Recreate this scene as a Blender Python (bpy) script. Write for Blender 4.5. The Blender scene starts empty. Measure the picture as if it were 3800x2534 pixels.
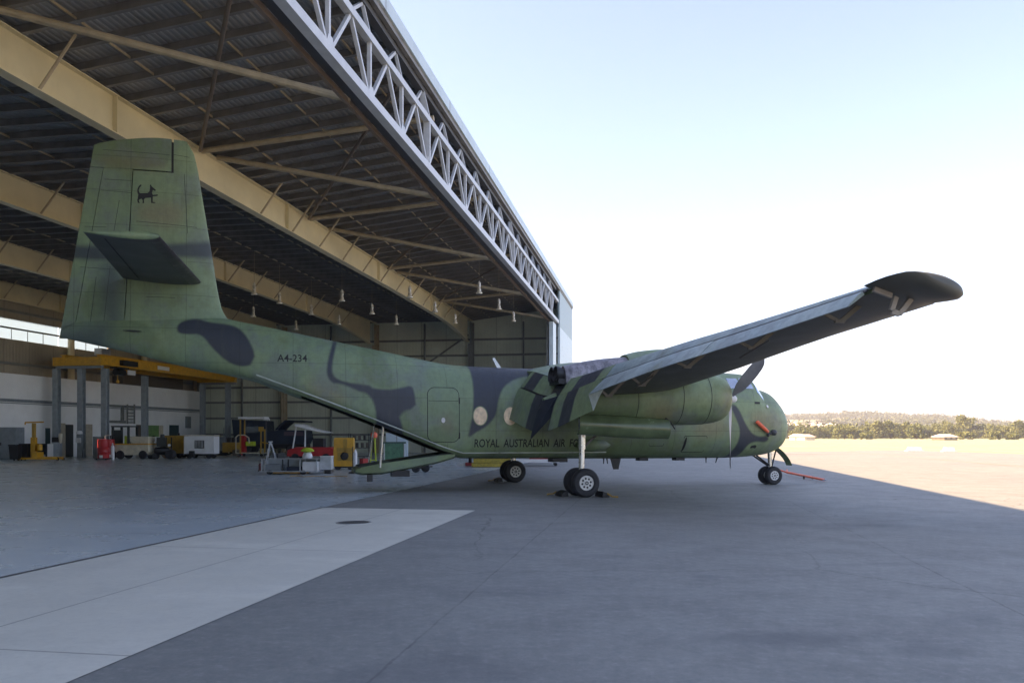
import bpy, bmesh, math, random
import numpy as np
from mathutils import Vector, Matrix
R = math.radians
random.seed(7); rng = np.random.default_rng(7)
scene = bpy.context.scene
COL = scene.collection

# ------------------------------------------------------------------ helpers
class MB:
    """collects faces; build() links them as ONE mesh object"""
    def __init__(s): s.v = []; s.f = []; s.m = []
    def add(s, vs, fs, m=0):
        b = len(s.v); s.v += [tuple(p) for p in vs]
        for f in fs: s.f.append(tuple(b + i for i in f)); s.m.append(m)
    def box(s, x0, x1, y0, y1, z0, z1, m=0, bev=0.0):
        vs = [(x, y, z) for z in (z0, z1) for y in (y0, y1) for x in (x0, x1)]
        s.add(vs, [(0, 2, 3, 1), (4, 5, 7, 6), (0, 1, 5, 4), (2, 6, 7, 3), (0, 4, 6, 2), (1, 3, 7, 5)], m)
    def bar(s, p, q, w, h=None, m=0, up=(0, 0, 1)):
        h = w if h is None else h
        p, q = Vector(p), Vector(q); d = (q - p).normalized(); u = Vector(up)
        if abs(d.dot(u)) > .99: u = Vector((1, 0, 0))
        r = d.cross(u).normalized(); u = r.cross(d).normalized()
        vs = []
        for e in (p, q):
            for a, b in ((-1, -1), (1, -1), (1, 1), (-1, 1)): vs.append(e + r * (a * w / 2) + u * (b * h / 2))
        s.add(vs, [(3, 2, 1, 0), (4, 5, 6, 7), (0, 1, 5, 4), (1, 2, 6, 5), (2, 3, 7, 6), (3, 0, 4, 7)], m)
    def rings(s, rings, m=0, cap0=True, cap1=True, closed=True):
        n = len(rings[0]); b = len(s.v)
        for r in rings: s.v += [tuple(p) for p in r]
        for i in range(len(rings) - 1):
            for j in range(n if closed else n - 1):
                k = (j + 1) % n
                s.f.append((b + i * n + j, b + i * n + k, b + (i + 1) * n + k, b + (i + 1) * n + j)); s.m.append(m)
        if cap0: s.f.append(tuple(b + j for j in range(n - 1, -1, -1))); s.m.append(m)
        if cap1: s.f.append(tuple(b + (len(rings) - 1) * n + j for j in range(n))); s.m.append(m)
    def tube(s, p, q, r0, r1=None, n=10, m=0):
        s.path([p, q], [r0, r0 if r1 is None else r1], n, m)
    def path(s, pts, r, n=8, m=0):
        pts = [Vector(p) for p in pts]
        if not isinstance(r, (list, tuple)): r = [r] * len(pts)
        rs = []; ref = None
        for i, p in enumerate(pts):
            d = (pts[min(i + 1, len(pts) - 1)] - pts[max(i - 1, 0)]).normalized()
            if ref is None:
                ref = d.cross(Vector((0, 0, 1)))
                if ref.length < .05: ref = d.cross(Vector((1, 0, 0)))
            a = (ref - d * ref.dot(d)).normalized(); ref = a; b = d.cross(a)
            rs.append([p + (a * math.cos(t) + b * math.sin(t)) * r[i] for t in (2 * math.pi * k / n for k in range(n))])
        s.rings(rs, m)
    def lathe(s, prof, org=(0, 0, 0), axis=(0, 0, 1), n=20, m=0):
        ax = Vector(axis).normalized(); a = ax.cross(Vector((0, 0, 1)))
        if a.length < .05: a = Vector((1, 0, 0))
        a.normalize(); b = ax.cross(a); o = Vector(org)
        s.rings([[o + ax * h + (a * math.cos(t) + b * math.sin(t)) * max(r, 1e-4) for t in (2 * math.pi * k / n for k in range(n))] for r, h in prof], m)
    def prism(s, poly, f0, f1, m=0):
        """poly of 2-D points; f0/f1 map a point to 3-D on either face"""
        n = len(poly); vs = [f0(*p) for p in poly] + [f1(*p) for p in poly]
        s.add(vs, [tuple(range(n - 1, -1, -1)), tuple(range(n, 2 * n))] + [(i, (i + 1) % n, n + (i + 1) % n, n + i) for i in range(n)], m)
    def build(s, name, mats, parent=None, smooth=None, label=None, recalc=True):
        me = bpy.data.meshes.new(name); me.from_pydata(s.v, [], s.f)
        for mt in (mats if isinstance(mats, (list, tuple)) else [mats]): me.materials.append(mt)
        if any(s.m): me.polygons.foreach_set('material_index', s.m)
        if recalc:
            bm = bmesh.new(); bm.from_mesh(me); bmesh.ops.recalc_face_normals(bm, faces=bm.faces); bm.to_mesh(me); bm.free()
        if smooth is not None:
            me.polygons.foreach_set('use_smooth', [True] * len(me.polygons)); me.set_sharp_from_angle(angle=R(smooth))
        me.update()
        o = bpy.data.objects.new(name, me); COL.objects.link(o)
        if parent: o.parent = parent
        if label: o['label'] = label
        return o

def thing(name, label, cat, loc=(0, 0, 0), rz=0.0, group=None):
    o = bpy.data.objects.new(name, None); COL.objects.link(o); o.empty_display_size = .3
    o.location = loc; o.rotation_euler = (0, 0, rz); return tag(o, label, cat, group)
def tag(o, label, cat, group=None, kind=None):
    if label: o['label'] = label
    if cat: o['category'] = cat
    if group: o['group'] = group
    if kind: o['kind'] = kind
    return o
def structure(o): o['kind'] = 'structure'; return o
def copy_obj(o, parent=None):
    c = o.copy(); COL.objects.link(c)
    if parent: c.parent = parent
    return c
def copy_tree(o, parent=None):
    c = copy_obj(o, parent)
    for ch in list(o.children): copy_tree(ch, c)
    return c

# ------------------------------------------------------------------ materials
def newmat(name):
    m = bpy.data.materials.new(name); m.use_nodes = True; nt = m.node_tree
    b = nt.nodes['Principled BSDF']; return m, nt, b
def N(nt, typ, **k):
    n = nt.nodes.new(typ)
    for a, v in k.items(): setattr(n, a, v)
    return n
def mathn(nt, op, a, b=None, c=None, clamp=False):
    n = N(nt, 'ShaderNodeMath', operation=op); n.use_clamp = clamp
    for i, x in enumerate((a, b, c)):
        if x is None: continue
        if isinstance(x, (int, float)): n.inputs[i].default_value = x
        else: nt.links.new(x, n.inputs[i])
    return n.outputs[0]
def mixc(nt, fac, a, b, mode='MIX'):
    n = N(nt, 'ShaderNodeMix', data_type='RGBA', blend_type=mode)
    for idx, x in ((0, fac), (6, a), (7, b)):
        if isinstance(x, (int, float)): n.inputs[idx].default_value = x
        elif isinstance(x, (tuple, list)): n.inputs[idx].default_value = (*x[:3], 1)
        else: nt.links.new(x, n.inputs[idx])
    return n.outputs[2]
def noise(nt, coord, scale, detail=4, rough=.55, stretch=None):
    if stretch:
        mp = N(nt, 'ShaderNodeMapping'); mp.inputs['Scale'].default_value = stretch; nt.links.new(coord, mp.inputs[0]); coord = mp.outputs[0]
    n = N(nt, 'ShaderNodeTexNoise'); n.inputs['Scale'].default_value = scale; n.inputs['Detail'].default_value = detail
    n.inputs['Roughness'].default_value = rough; nt.links.new(coord, n.inputs['Vector']); return n.outputs['Fac']
def remap(nt, x, a, b, c=0., d=1., smooth=False):
    n = N(nt, 'ShaderNodeMapRange'); n.interpolation_type = 'SMOOTHSTEP' if smooth else 'LINEAR'
    for i, v in zip((1, 2, 3, 4), (a, b, c, d)): n.inputs[i].default_value = v
    nt.links.new(x, n.inputs[0]); return n.outputs[0]
def bump(nt, b, h, strength=.3, dist=.02):
    n = N(nt, 'ShaderNodeBump'); n.inputs['Strength'].default_value = strength; n.inputs['Distance'].default_value = dist
    nt.links.new(h, n.inputs['Height']); nt.links.new(n.outputs[0], b.inputs['Normal'])

def mat(name, c, rough=.6, metal=0., var=.18, scale=3., bmp=0., spec=.5, stretch=None, grime=0.):
    m, nt, b = newmat(name); tc = N(nt, 'ShaderNodeTexCoord')
    f = noise(nt, tc.outputs['Object'], scale, 5, .6, stretch)
    k = remap(nt, f, .3, .7, 1 - var, 1 + var)
    col = mixc(nt, 1., c, k, 'MULTIPLY')
    if grime:
        g = noise(nt, tc.outputs['Object'], scale * 2.7, 6, .7)
        col = mixc(nt, remap(nt, g, .52, .72, 0, grime, True), col, (.03, .027, .022))
    nt.links.new(col, b.inputs['Base Color'])
    r = remap(nt, f, .3, .7, max(rough - .1, .03), min(rough + .1, 1)); nt.links.new(r, b.inputs['Roughness'])
    b.inputs['Metallic'].default_value = metal; b.inputs['Specular IOR Level'].default_value = spec
    if bmp: bump(nt, b, noise(nt, tc.outputs['Object'], scale * 12, 3), bmp, .01)
    return m

def ribbed(name, c, axis, pitch, depth=.5, rough=.55, metal=0., var=.12):
    """profiled steel sheet: ribs along one axis"""
    m, nt, b = newmat(name); tc = N(nt, 'ShaderNodeTexCoord'); sp = N(nt, 'ShaderNodeSeparateXYZ'); nt.links.new(tc.outputs['Object'], sp.inputs[0])
    x = sp.outputs[axis]
    w = mathn(nt, 'PINGPONG', mathn(nt, 'DIVIDE', x, pitch), .5)
    h = remap(nt, w, .12, .3, 0, 1, True)
    f = noise(nt, tc.outputs['Object'], .6, 5, .6)
    joint = mathn(nt, 'LESS_THAN', mathn(nt, 'PINGPONG', mathn(nt, 'DIVIDE', x, pitch * 8), .5), .012)
    col = mixc(nt, 1., c, remap(nt, f, .3, .7, 1 - var, 1 + var), 'MULTIPLY')
    col = mixc(nt, mathn(nt, 'MULTIPLY', joint, .35), col, (.05, .05, .05))
    nt.links.new(col, b.inputs['Base Color']); b.inputs['Roughness'].default_value = rough; b.inputs['Metallic'].default_value = metal
    bump(nt, b, h, depth, .04); return m

GREEN = (.208, .276, .140); GREEN2 = (.125, .180, .085); DARK = (.034, .041, .055); TAN = (.215, .165, .095)
def camo(name, base=GREEN, lines=True, rough=.5):
    m, nt, b = newmat(name); tc = N(nt, 'ShaderNodeTexCoord'); ob = tc.outputs['Object']
    sp = N(nt, 'ShaderNodeSeparateXYZ'); nt.links.new(ob, sp.inputs[0])
    def attr(n): a = N(nt, 'ShaderNodeAttribute', attribute_name=n); return a.outputs['Fac']
    def mask(n, soft): return remap(nt, attr(n), -soft, soft, 0, 1, True)
    big = noise(nt, ob, .55, 5, .6); fine = noise(nt, ob, 7, 6, .7); streak = noise(nt, ob, 2.0, 6, .7, (2.4, 1, .35))
    col = mixc(nt, remap(nt, big, .38, .62), base, tuple(a * b_ for a, b_ in zip(base, (.80, .88, 1.02))))
    col = mixc(nt, mathn(nt, 'MULTIPLY', mask('camo_olive', .10), .8), col, GREEN2)
    col = mixc(nt, mathn(nt, 'MULTIPLY', mask('camo_tan', .28), .55), col, TAN)
    col = mixc(nt, remap(nt, noise(nt, ob, 1.1, 5, .65), .46, .64, 0, .55, True), col, (.165, .19, .17))
    col = mixc(nt, remap(nt, noise(nt, ob, .8, 4, .6, (1, 1.4, .8)), .53, .68, 0, .45, True), col, (.135, .165, .055))
    col = mixc(nt, mathn(nt, 'MULTIPLY', mask('camo_blue', .35), .8), col, (.042, .062, .072))
    col = mixc(nt, mathn(nt, 'MULTIPLY', mask('camo_soft', .10), .92), col, (.034, .046, .06))
    col = mixc(nt, mask('camo_dark', .045), col, DARK)
    col = mixc(nt, remap(nt, fine, .38, .68, 0, .20), col, (.05, .05, .04))
    col = mixc(nt, remap(nt, streak, .52, .72, 0, .32), col, (.075, .085, .065))
    if lines:
        def line(x, pitch, w, off=0.): return mathn(nt, 'LESS_THAN', mathn(nt, 'PINGPONG', mathn(nt, 'ADD', mathn(nt, 'DIVIDE', x, pitch), off), .5), w / pitch)
        l = mathn(nt, 'MAXIMUM', line(sp.outputs[0], 1.42, .008, .23), line(sp.outputs[2], .93, .006, .1))
        l2 = mathn(nt, 'MAXIMUM', line(sp.outputs[0], .47, .004, .1), line(sp.outputs[2], .31, .003, .35))
        col = mixc(nt, mathn(nt, 'MULTIPLY', l2, .16), col, (.03, .032, .03))
        col = mixc(nt, mathn(nt, 'MULTIPLY', l, .42), col, (.02, .022, .02))
    nt.links.new(col, b.inputs['Base Color'])
    nt.links.new(remap(nt, fine, .3, .7, rough - .08, rough + .12), b.inputs['Roughness'])
    bump(nt, b, noise(nt, ob, 2.1, 3), .30, .03); return m

M = {}
M['camo'] = camo('green_camouflage_paint'); M['camo_plain'] = camo('plain_green_paint', lines=False)
M['camo_light'] = camo('faded_green_paint', (.30, .375, .36), False, .45)
M['gloss'] = mat('glossy_green_paint', (.10, .14, .072), .2, var=.25, scale=2)
M['under'] = mat('dark_underside', (.066, .070, .062), .55, var=.25, scale=1.5)  # darker tone for the lower faces of wing and tailplane, and wing tips
M['black'] = mat('matt_black', (.012, .012, .014), .5); M['boot'] = mat('rubber_boot', (.03, .026, .033), .42, var=.3)
M['tyre'] = mat('tyre_rubber', (.022, .023, .027), .75, bmp=.2, scale=6); M['hub'] = mat('wheel_hub_paint', (.62, .62, .60), .45, grime=.3)
M['chrome'] = mat('oleo_steel', (.6, .6, .58), .28, .85); M['steel'] = mat('brushed_steel', (.42, .43, .45), .38, .7)
M['exhaust'] = mat('stained_exhaust_metal', (.20, .19, .205), .4, .35, var=.75, scale=5, grime=.7, stretch=(1, 1, .4))
M['bracket'] = mat('primer_bracket', (.085, .078, .066), .6, var=.3); M['bladegrey'] = mat('propeller_grey', (.36, .35, .38), .4)
M['orangewin'] = mat('faded_tan_window_cover', (.78, .60, .39), .6, var=.3, scale=6)
M['red'] = mat('red_paint', (.42, .02, .022), .4, grime=.2); M['orange'] = mat('orange_red_paint', (.75, .14, .06), .5)
M['letter'] = mat('black_lettering', (.010, .011, .012), .6); M['joint'] = mat('panel_joint', (.035, .042, .034), .6); M['strip'] = mat('bare_strip', (.36, .40, .34), .35, .2)
M['glass'], _nt, _b = newmat('cockpit_glass'); _b.inputs['Base Color'].default_value = (.05, .07, .08, 1); _b.inputs['Roughness'].default_value = .06; _b.inputs['Specular IOR Level'].default_value = .9
_nt.links.new(remap(_nt, noise(_nt, N(_nt, 'ShaderNodeTexCoord').outputs['Object'], 3), .3, .7, .03, .1), _b.inputs['Roughness'])
M['bay'] = mat('cargo_bay_lining', (.035, .042, .035), .7); M['rampfloor'] = mat('ramp_floor', (.03, .045, .035), .65)
M['beam'] = mat('cream_painted_steel', (.68, .60, .39), .5, var=.12, scale=.5, grime=.06); M['strut'] = mat('beige_tube_paint', (.40, .33, .22), .5)
M['truss'] = mat('galvanised_truss_paint', (.52, .55, .59), .4, .1, var=.1); M['darksteel'] = mat('dark_grey_steel', (.06, .06, .062), .5)
M['purlin'] = mat('dull_galvanised_purlin', (.19, .185, .18), .5, .1, var=.3, scale=1.2)
M['roofsheet'] = ribbed('roof_sheet_underside', (.34, .335, .33), 0, .19, .8, .5, .05)
M['fascia'] = ribbed('pale_blue_grey_fascia', (.50, .60, .66), 1, .9, .25, .35, 0., .10); M['pier'] = mat('pale_blue_grey_pier', (.50, .60, .66), .35, var=.08); M['wallsheet'] = ribbed('end_wall_sheet', (.64, .68, .57), 0, .3, .3)
M['rearsheet'] = ribbed('rear_wall_sheet', (.36, .32, .25), 1, .3, .5); M['girt'] = mat('girt_steel', (.20, .21, .20), .5)
M['white'] = mat('white_wall_paint', (.88, .89, .88), .6, var=.05, scale=.7, grime=.05); M['whitepaint'] = mat('white_enamel', (.75, .76, .76), .4, var=.06)
M['offwhite'] = mat('cream_enamel', (.60, .55, .42), .45, grime=.25); M['yellow'] = mat('safety_yellow', (.62, .33, .02), .42, grime=.25)
M['yellowdull'] = mat('worn_yellow', (.40, .24, .03), .5, grime=.4, scale=5); M['grey'] = mat('mid_grey_paint', (.22, .25, .27), .45)
M['blue'] = mat('blue_steel_column', (.30, .34, .37), .45); M['navy'] = mat('navy_cover', (.014, .024, .045), .55, var=.3)
M['tan'] = mat('tan_door_paint', (.40, .36, .28), .5); M['charcoal'] = mat('charcoal_door', (.03, .034, .033), .5); M['teal'] = mat('teal_door', (.03, .07, .075), .5)
M['board'] = mat('green_notice_board', (.17, .30, .10), .6, var=.25, scale=4); M['lime'] = mat('hi_vis_lime', (.50, .62, .04), .6)
M['alu'] = mat('aluminium_sheet', (.50, .53, .56), .36, .55, var=.15); M['tarp'] = mat('green_tarpaulin', (.06, .17, .10), .35, var=.4, scale=4, bmp=.3)
M['lamp'] = mat('pendant_reflector', (.72, .68, .58), .3, .3, var=.08); M['wood'] = mat('timber', (.25, .16, .08), .6)
M['brown'] = mat('brown_cladding', (.12, .10, .075), .6, var=.2, scale=1)
m_, nt_, b_ = newmat('translucent_window_sheet')
b_.inputs['Base Color'].default_value = (.8, .78, .7, 1); tr = N(nt_, 'ShaderNodeBsdfTranslucent'); tr.inputs[0].default_value = (.46, .56, .66, 1)
mx = N(nt_, 'ShaderNodeMixShader'); mx.inputs[0].default_value = .75; nt_.links.new(b_.outputs[0], mx.inputs[1]); nt_.links.new(tr.outputs[0], mx.inputs[2])
nt_.links.new(mx.outputs[0], nt_.nodes['Material Output'].inputs[0]); b_.inputs['Roughness'].default_value = .5; M['skylight'] = m_

# ------------------------------------------------------------------ camera, sky, sun
CAMZ = 1.63
cd = bpy.data.cameras.new('camera'); cam = bpy.data.objects.new('camera', cd); COL.objects.link(cam)
cam.location = (0, 0, CAMZ); cam.rotation_euler = (R(90), 0, 0); cd.sensor_width = 36; cd.lens = 28.8; cd.shift_y = .0916
cd.clip_start = .1; cd.clip_end = 9000; scene.camera = cam
AZ = R(-9.8)                                                   # the hangar's own axes: x outward, y along its front
SUN_E = R(41.0); PHI = R(15)
nx, ny = math.cos(AZ), math.sin(AZ); ax_, ay_ = -ny, nx
sdir = Vector((-(nx * math.cos(PHI) + ax_ * math.sin(PHI)), -(ny * math.cos(PHI) + ay_ * math.sin(PHI)), math.tan(SUN_E))).normalized()
sl = bpy.data.lights.new('sun', 'SUN'); so = bpy.data.objects.new('sun', sl); COL.objects.link(so)
sl.energy = 4.35; sl.angle = R(.5); sl.color = (1, .67, .39); so.rotation_euler = (-sdir).to_track_quat('-Z', 'Y').to_euler(); so.location = (-60, -20, 60)
w = bpy.data.worlds.new('World'); scene.world = w; w.use_nodes = True; wn = w.node_tree
sky = wn.nodes.new('ShaderNodeTexSky'); sky.sky_type = 'NISHITA'; sky.sun_disc = False; sky.sun_elevation = SUN_E
sky.sun_rotation = math.atan2(sdir.x, sdir.y); sky.air_density = 1.0; sky.dust_density = .9; sky.ozone_density = 2.2; sky.altitude = 50
hs = wn.nodes.new('ShaderNodeHueSaturation'); hs.inputs['Hue'].default_value = .501; hs.inputs['Saturation'].default_value = .80; tint = wn.nodes.new('ShaderNodeMix'); tint.data_type = 'RGBA'; tint.blend_type = 'MULTIPLY'; tint.inputs[0].default_value = 1
tint.inputs[7].default_value = (1.07, .965, 1.02, 1); wn.links.new(sky.outputs[0], tint.inputs[6]); wn.links.new(tint.outputs[2], hs.inputs['Color'])
wn.links.new(hs.outputs[0], wn.nodes['Background'].inputs[0]); wn.nodes['Background'].inputs[1].default_value = .0745
scene.view_settings.view_transform = 'Standard'; scene.view_settings.look = 'None'; scene.view_settings.exposure = 2.34; scene.view_settings.gamma = 1
scene.view_settings.use_curve_mapping = False
M['pane'] = mat('sky_reflecting_pane', (.55, .60, .66), .06, .85, var=.15)
scene.render.engine = 'CYCLES'; scene.cycles.max_bounces = 8; scene.cycles.diffuse_bounces = 5; scene.cycles.use_denoising = True

def ground(px, py, z=0.0):
    """point of the photograph (3800 px wide) that lies at height z"""
    d = 3040 * (CAMZ - z) / (py - 1615); return Vector(((px - 1900) / 3040 * d, d, z))
# ------------------------------------------------------------------ ground
def sheet(name, pts, z, material, cuts=1):
    mb = MB(); mb.add([(x, y, z) for x, y in pts], [tuple(range(len(pts)))]); o = mb.build(name, material, recalc=False)
    if o.data.polygons[0].normal.z < 0: o.data.flip_normals()
    return structure(o)
def cd_(c, d): return (c + .1727 * d, d)

m, nt, b = newmat('worn_asphalt'); tc = N(nt, 'ShaderNodeTexCoord'); ob = tc.outputs['Object']
rot = N(nt, 'ShaderNodeMapping'); rot.inputs['Rotation'].default_value = (0, 0, R(9.8)); nt.links.new(ob, rot.inputs[0]); rc = rot.outputs[0]
sp = N(nt, 'ShaderNodeSeparateXYZ'); nt.links.new(rc, sp.inputs[0])
big = noise(nt, ob, .12, 5, .6); mid = noise(nt, ob, 1.1, 8, .72); grit = noise(nt, ob, 9, 8, .8); fine = noise(nt, ob, 60, 4, .8); spots = noise(nt, rc, .42, 7, .68, (.8, 1.9, 1))
col = mixc(nt, remap(nt, big, .35, .65), (.172, .181, .170), (.218, .226, .209))
col = mixc(nt, remap(nt, mid, .44, .62, 0, .55), col, (.140, .145, .140))
col = mixc(nt, remap(nt, spots, .58, .70, 0, .6, True), col, (.105, .110, .122))
col = mixc(nt, remap(nt, grit, .50, .64, 0, .55), col, (.11, .133, .138)); col = mixc(nt, remap(nt, grit, .36, .47, .45, 0), col, (.31, .31, .30))
col = mixc(nt, remap(nt, fine, .3, .7, 0, .35), col, (.30, .30, .29))
gx = N(nt, 'ShaderNodeSeparateXYZ'); nt.links.new(ob, gx.inputs[0]); wob = remap(nt, noise(nt, ob, 1.3, 7, .7), .3, .7, -.55, .55)
for (px, py, rx, ry, k) in ((2850, 2365, .95, .28, .55), (3440, 2415, .45, .2, .5), (1650, 2490, .9, .5, .4), (3080, 1948, 1.6, .5, .5), (2380, 1905, 1.2, .35, .45), (2900, 1685, 6, 2.2, .5), (2250, 2060, .5, .18, .35), (3250, 2090, .8, .2, .4), (3600, 2290, .5, .3, .35)):
    c = ground(px, py); dx = mathn(nt, 'DIVIDE', mathn(nt, 'SUBTRACT', gx.outputs[0], c.x), rx); dy = mathn(nt, 'DIVIDE', mathn(nt, 'SUBTRACT', gx.outputs[1], c.y), ry)
    d2 = mathn(nt, 'ADD', mathn(nt, 'SQRT', mathn(nt, 'ADD', mathn(nt, 'MULTIPLY', dx, dx), mathn(nt, 'MULTIPLY', dy, dy))), wob)
    col = mixc(nt, remap(nt, d2, .2, 1.25, k * .85, 0, True), col, (.10, .106, .116))
def seam(x, pitch, off, w_): return mathn(nt, 'LESS_THAN', mathn(nt, 'PINGPONG', mathn(nt, 'ADD', mathn(nt, 'DIVIDE', x, pitch), off), .5), w_ / pitch)
wx = mathn(nt, 'ADD', sp.outputs[0], mathn(nt, 'MULTIPLY', wob, .03)); wy = mathn(nt, 'ADD', sp.outputs[1], mathn(nt, 'MULTIPLY', wob, .03))
jn = mathn(nt, 'MAXIMUM', seam(wx, 5.2, .36, .012), seam(wy, 11.5, .62, .010))
col = mixc(nt, mathn(nt, 'MULTIPLY', jn, remap(nt, mid, .35, .6, .08, .5)), col, (.06, .06, .065))
vo = N(nt, 'ShaderNodeTexVoronoi', feature='DISTANCE_TO_EDGE'); vo.inputs['Scale'].default_value = .17
wv = N(nt, 'ShaderNodeVectorMath', operation='ADD'); nz = N(nt, 'ShaderNodeTexNoise'); nz.inputs['Scale'].default_value = .9; nz.inputs['Detail'].default_value = 6; nt.links.new(ob, nz.inputs['Vector']); nt.links.new(ob, wv.inputs[0]); nt.links.new(nz.outputs['Color'], wv.inputs[1]); nt.links.new(wv.outputs[0], vo.inputs['Vector'])
crk = mathn(nt, 'MULTIPLY', mathn(nt, 'LESS_THAN', vo.outputs['Distance'], .0028), remap(nt, big, .44, .58, 0, .55))
col = mixc(nt, crk, col, (.055, .056, .06))
nt.links.new(col, b.inputs['Base Color']); nt.links.new(remap(nt, mid, .3, .7, .6, .8), b.inputs['Roughness']); b.inputs['Specular IOR Level'].default_value = .35
bump(nt, b, fine, .35, .006); M['asphalt'] = m

def concrete(name, c1, c2, stain, r0, r1, joints, spec=.5, smear=.35):
    m, nt, b = newmat(name); tc = N(nt, 'ShaderNodeTexCoord'); ob = tc.outputs['Object']
    rot = N(nt, 'ShaderNodeMapping'); rot.inputs['Rotation'].default_value = (0, 0, R(9.8)); nt.links.new(ob, rot.inputs[0]); rc = rot.outputs[0]
    sp = N(nt, 'ShaderNodeSeparateXYZ'); nt.links.new(rc, sp.inputs[0])
    big = noise(nt, ob, .22, 6, .62); mid = noise(nt, ob, 1.0, 8, .7); fine = noise(nt, ob, 16, 7, .78)
    swirl = noise(nt, rc, .33, 7, .68, (.6, 1.5, 1))
    col = mixc(nt, remap(nt, big, .35, .65), c1, c2)
    col = mixc(nt, remap(nt, mid, .45, .70, 0, .4), col, stain)
    col = mixc(nt, remap(nt, swirl, .5, .66, 0, smear, True), col, tuple(min(1, k * 1.4) for k in c2))
    col = mixc(nt, remap(nt, fine, .48, .70, 0, .28), col, stain)
    jx = mathn(nt, 'LESS_THAN', mathn(nt, 'PINGPONG', mathn(nt, 'DIVIDE', sp.outputs[0], joints), .5), .0022)
    jy = mathn(nt, 'LESS_THAN', mathn(nt, 'PINGPONG', mathn(nt, 'DIVIDE', sp.outputs[1], joints), .5), .0022)
    col = mixc(nt, mathn(nt, 'MULTIPLY', mathn(nt, 'MAXIMUM', jx, jy), .5), col, (.06, .06, .06))
    nt.links.new(col, b.inputs['Base Color']); b.inputs['Specular IOR Level'].default_value = spec
    nt.links.new(remap(nt, mid, .35, .65, r0, r1), b.inputs['Roughness']); bump(nt, b, big, .05, .01); return m
M['floor'] = concrete('polished_hangar_floor', (.44, .51, .54), (.51, .58, .60), (.35, .42, .46), .26, .31, 6.2, .5, .35)
M['strip_concrete'] = concrete('pale_threshold_concrete', (.54, .54, .47), (.62, .615, .54), (.40, .40, .36), .5, .7, 5.5, .4, .25)

structure(sheet('ground', [(-2500, -400), (3500, -400), (3500, 5000), (-2500, 5000)], -.016, mat('dry_field', (.30, .29, .13), .9, var=.35, scale=.05)))
sheet('apron_asphalt', [(-75, -60), (47, -60), (45.5, 60), (44.5, 92), (46.0, 141), (46, 240), (-75, 240)], -.008, M['asphalt'])
gm, nt, b = newmat('pale_dry_grass'); tc = N(nt, 'ShaderNodeTexCoord')
f1 = noise(nt, tc.outputs['Object'], .08, 6, .65); f2 = noise(nt, tc.outputs['Object'], 2.5, 5, .7, (1, .3, 1))
col = mixc(nt, remap(nt, f1, .35, .65), (.27, .28, .165), (.33, .325, .205)); col = mixc(nt, remap(nt, f2, .4, .7, 0, .4), col, (.20, .215, .08))
nt.links.new(col, b.inputs['Base Color']); b.inputs['Roughness'].default_value = .9; M['grass'] = gm
sheet('grass_field', [(47, -60), (400, -60), (900, 420), (-200, 420), (-200, 141), (46, 141), (44.5, 92), (45.5, 60)], -.004, M['grass'])
sheet('grass_patch', [(27.6, 82.6), (44.2, 91.8), (43.0, 118), (33, 122), (20, 84)], -.0035, M['grass'])
sheet('taxiway_edge', [(48.5, 60), (51, 60), (53.5, 160), (40, 190), (38, 186), (50, 155)], 0.0, M['asphalt'])
sheet('hangar_floor', [cd_(-45.2, -1.5), cd_(-7.50, -7.7), cd_(-7.50, 74.6), cd_(-45.2, 82.5)], 0, M['floor'])
sheet('concrete_strip', [cd_(-7.46, -12), cd_(-3.88, -12), cd_(-3.88, 17.85), cd_(-7.46, 18.5)], -.001, M['strip_concrete'])
M['line'] = mat('worn_line_paint', (.27, .245, .19), .7, var=.35, scale=2)
sheet('painted_line', [(26.6, 42.7), (26.85, 42.7), (33.6, 82), (33.3, 82)], 0, M['line'])
M['seam'] = mat('dark_joint_sealant', (.16, .16, .16), .7)
sheet('threshold_seam', [cd_(-7.53, -12), cd_(-7.48, -12), cd_(-7.48, 18.5), cd_(-7.53, 18.5)], .004, M['seam'])

mc = thing('manhole_cover', 'dark oval steel manhole cover set in the pale concrete strip', 'manhole cover', (*ground(1312, 1938).xy, 0))
mb = MB(); mb.lathe([(.0, .004), (.28, .004), (.28, -.02)], n=32); mb.build('cover_plate', M['darksteel'], mc)
mb = MB(); mb.lathe([(.285, -.02), (.285, .006), (.325, .006), (.325, -.02)], n=32); mb.build('cover_frame', M['steel'], mc)

# ------------------------------------------------------------------ hangar (local axes: x outward, y along the front)
hg = thing('hangar', 'large steel hangar with cream portal beams, open front truss and dark purlin roof', 'hangar', (0, 0, 0), AZ)
def hl(c, d): return (.9854 * c, 1.0148 * d + .1702 * c)
XF, X1 = -7.39, -16.65; FR = [-16.65, -25.9, -35.2, -44.3]; XR = -44.75
Y0, Y1 = -9., 74.8; ZR = 12.5; ZT = 13.6  # near end is out of view, set short so sunlit apron bounces light in
def roof_z(x): return ZR if x <= X1 else ZR + (ZT - ZR) * (x - X1) / (-7.2 - X1)
mb = MB()
for (xa, xb) in ((XR, X1), (X1, -7.38)):
    za, zb = roof_z(xa), roof_z(xb)
    mb.add([(xa, Y0, za), (xb, Y0, zb), (xb, Y1 + .3, zb), (xa, Y1 + .3, za), (xa, Y0, za + .08), (xb, Y0, zb + .08), (xb, Y1 + .3, zb + .08), (xa, Y1 + .3, za + .08)],
           [(0, 1, 2, 3), (4, 7, 6, 5), (0, 4, 5, 1), (3, 2, 6, 7)])
mb.build('roof_sheeting', M['roofsheet'], hg)
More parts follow.
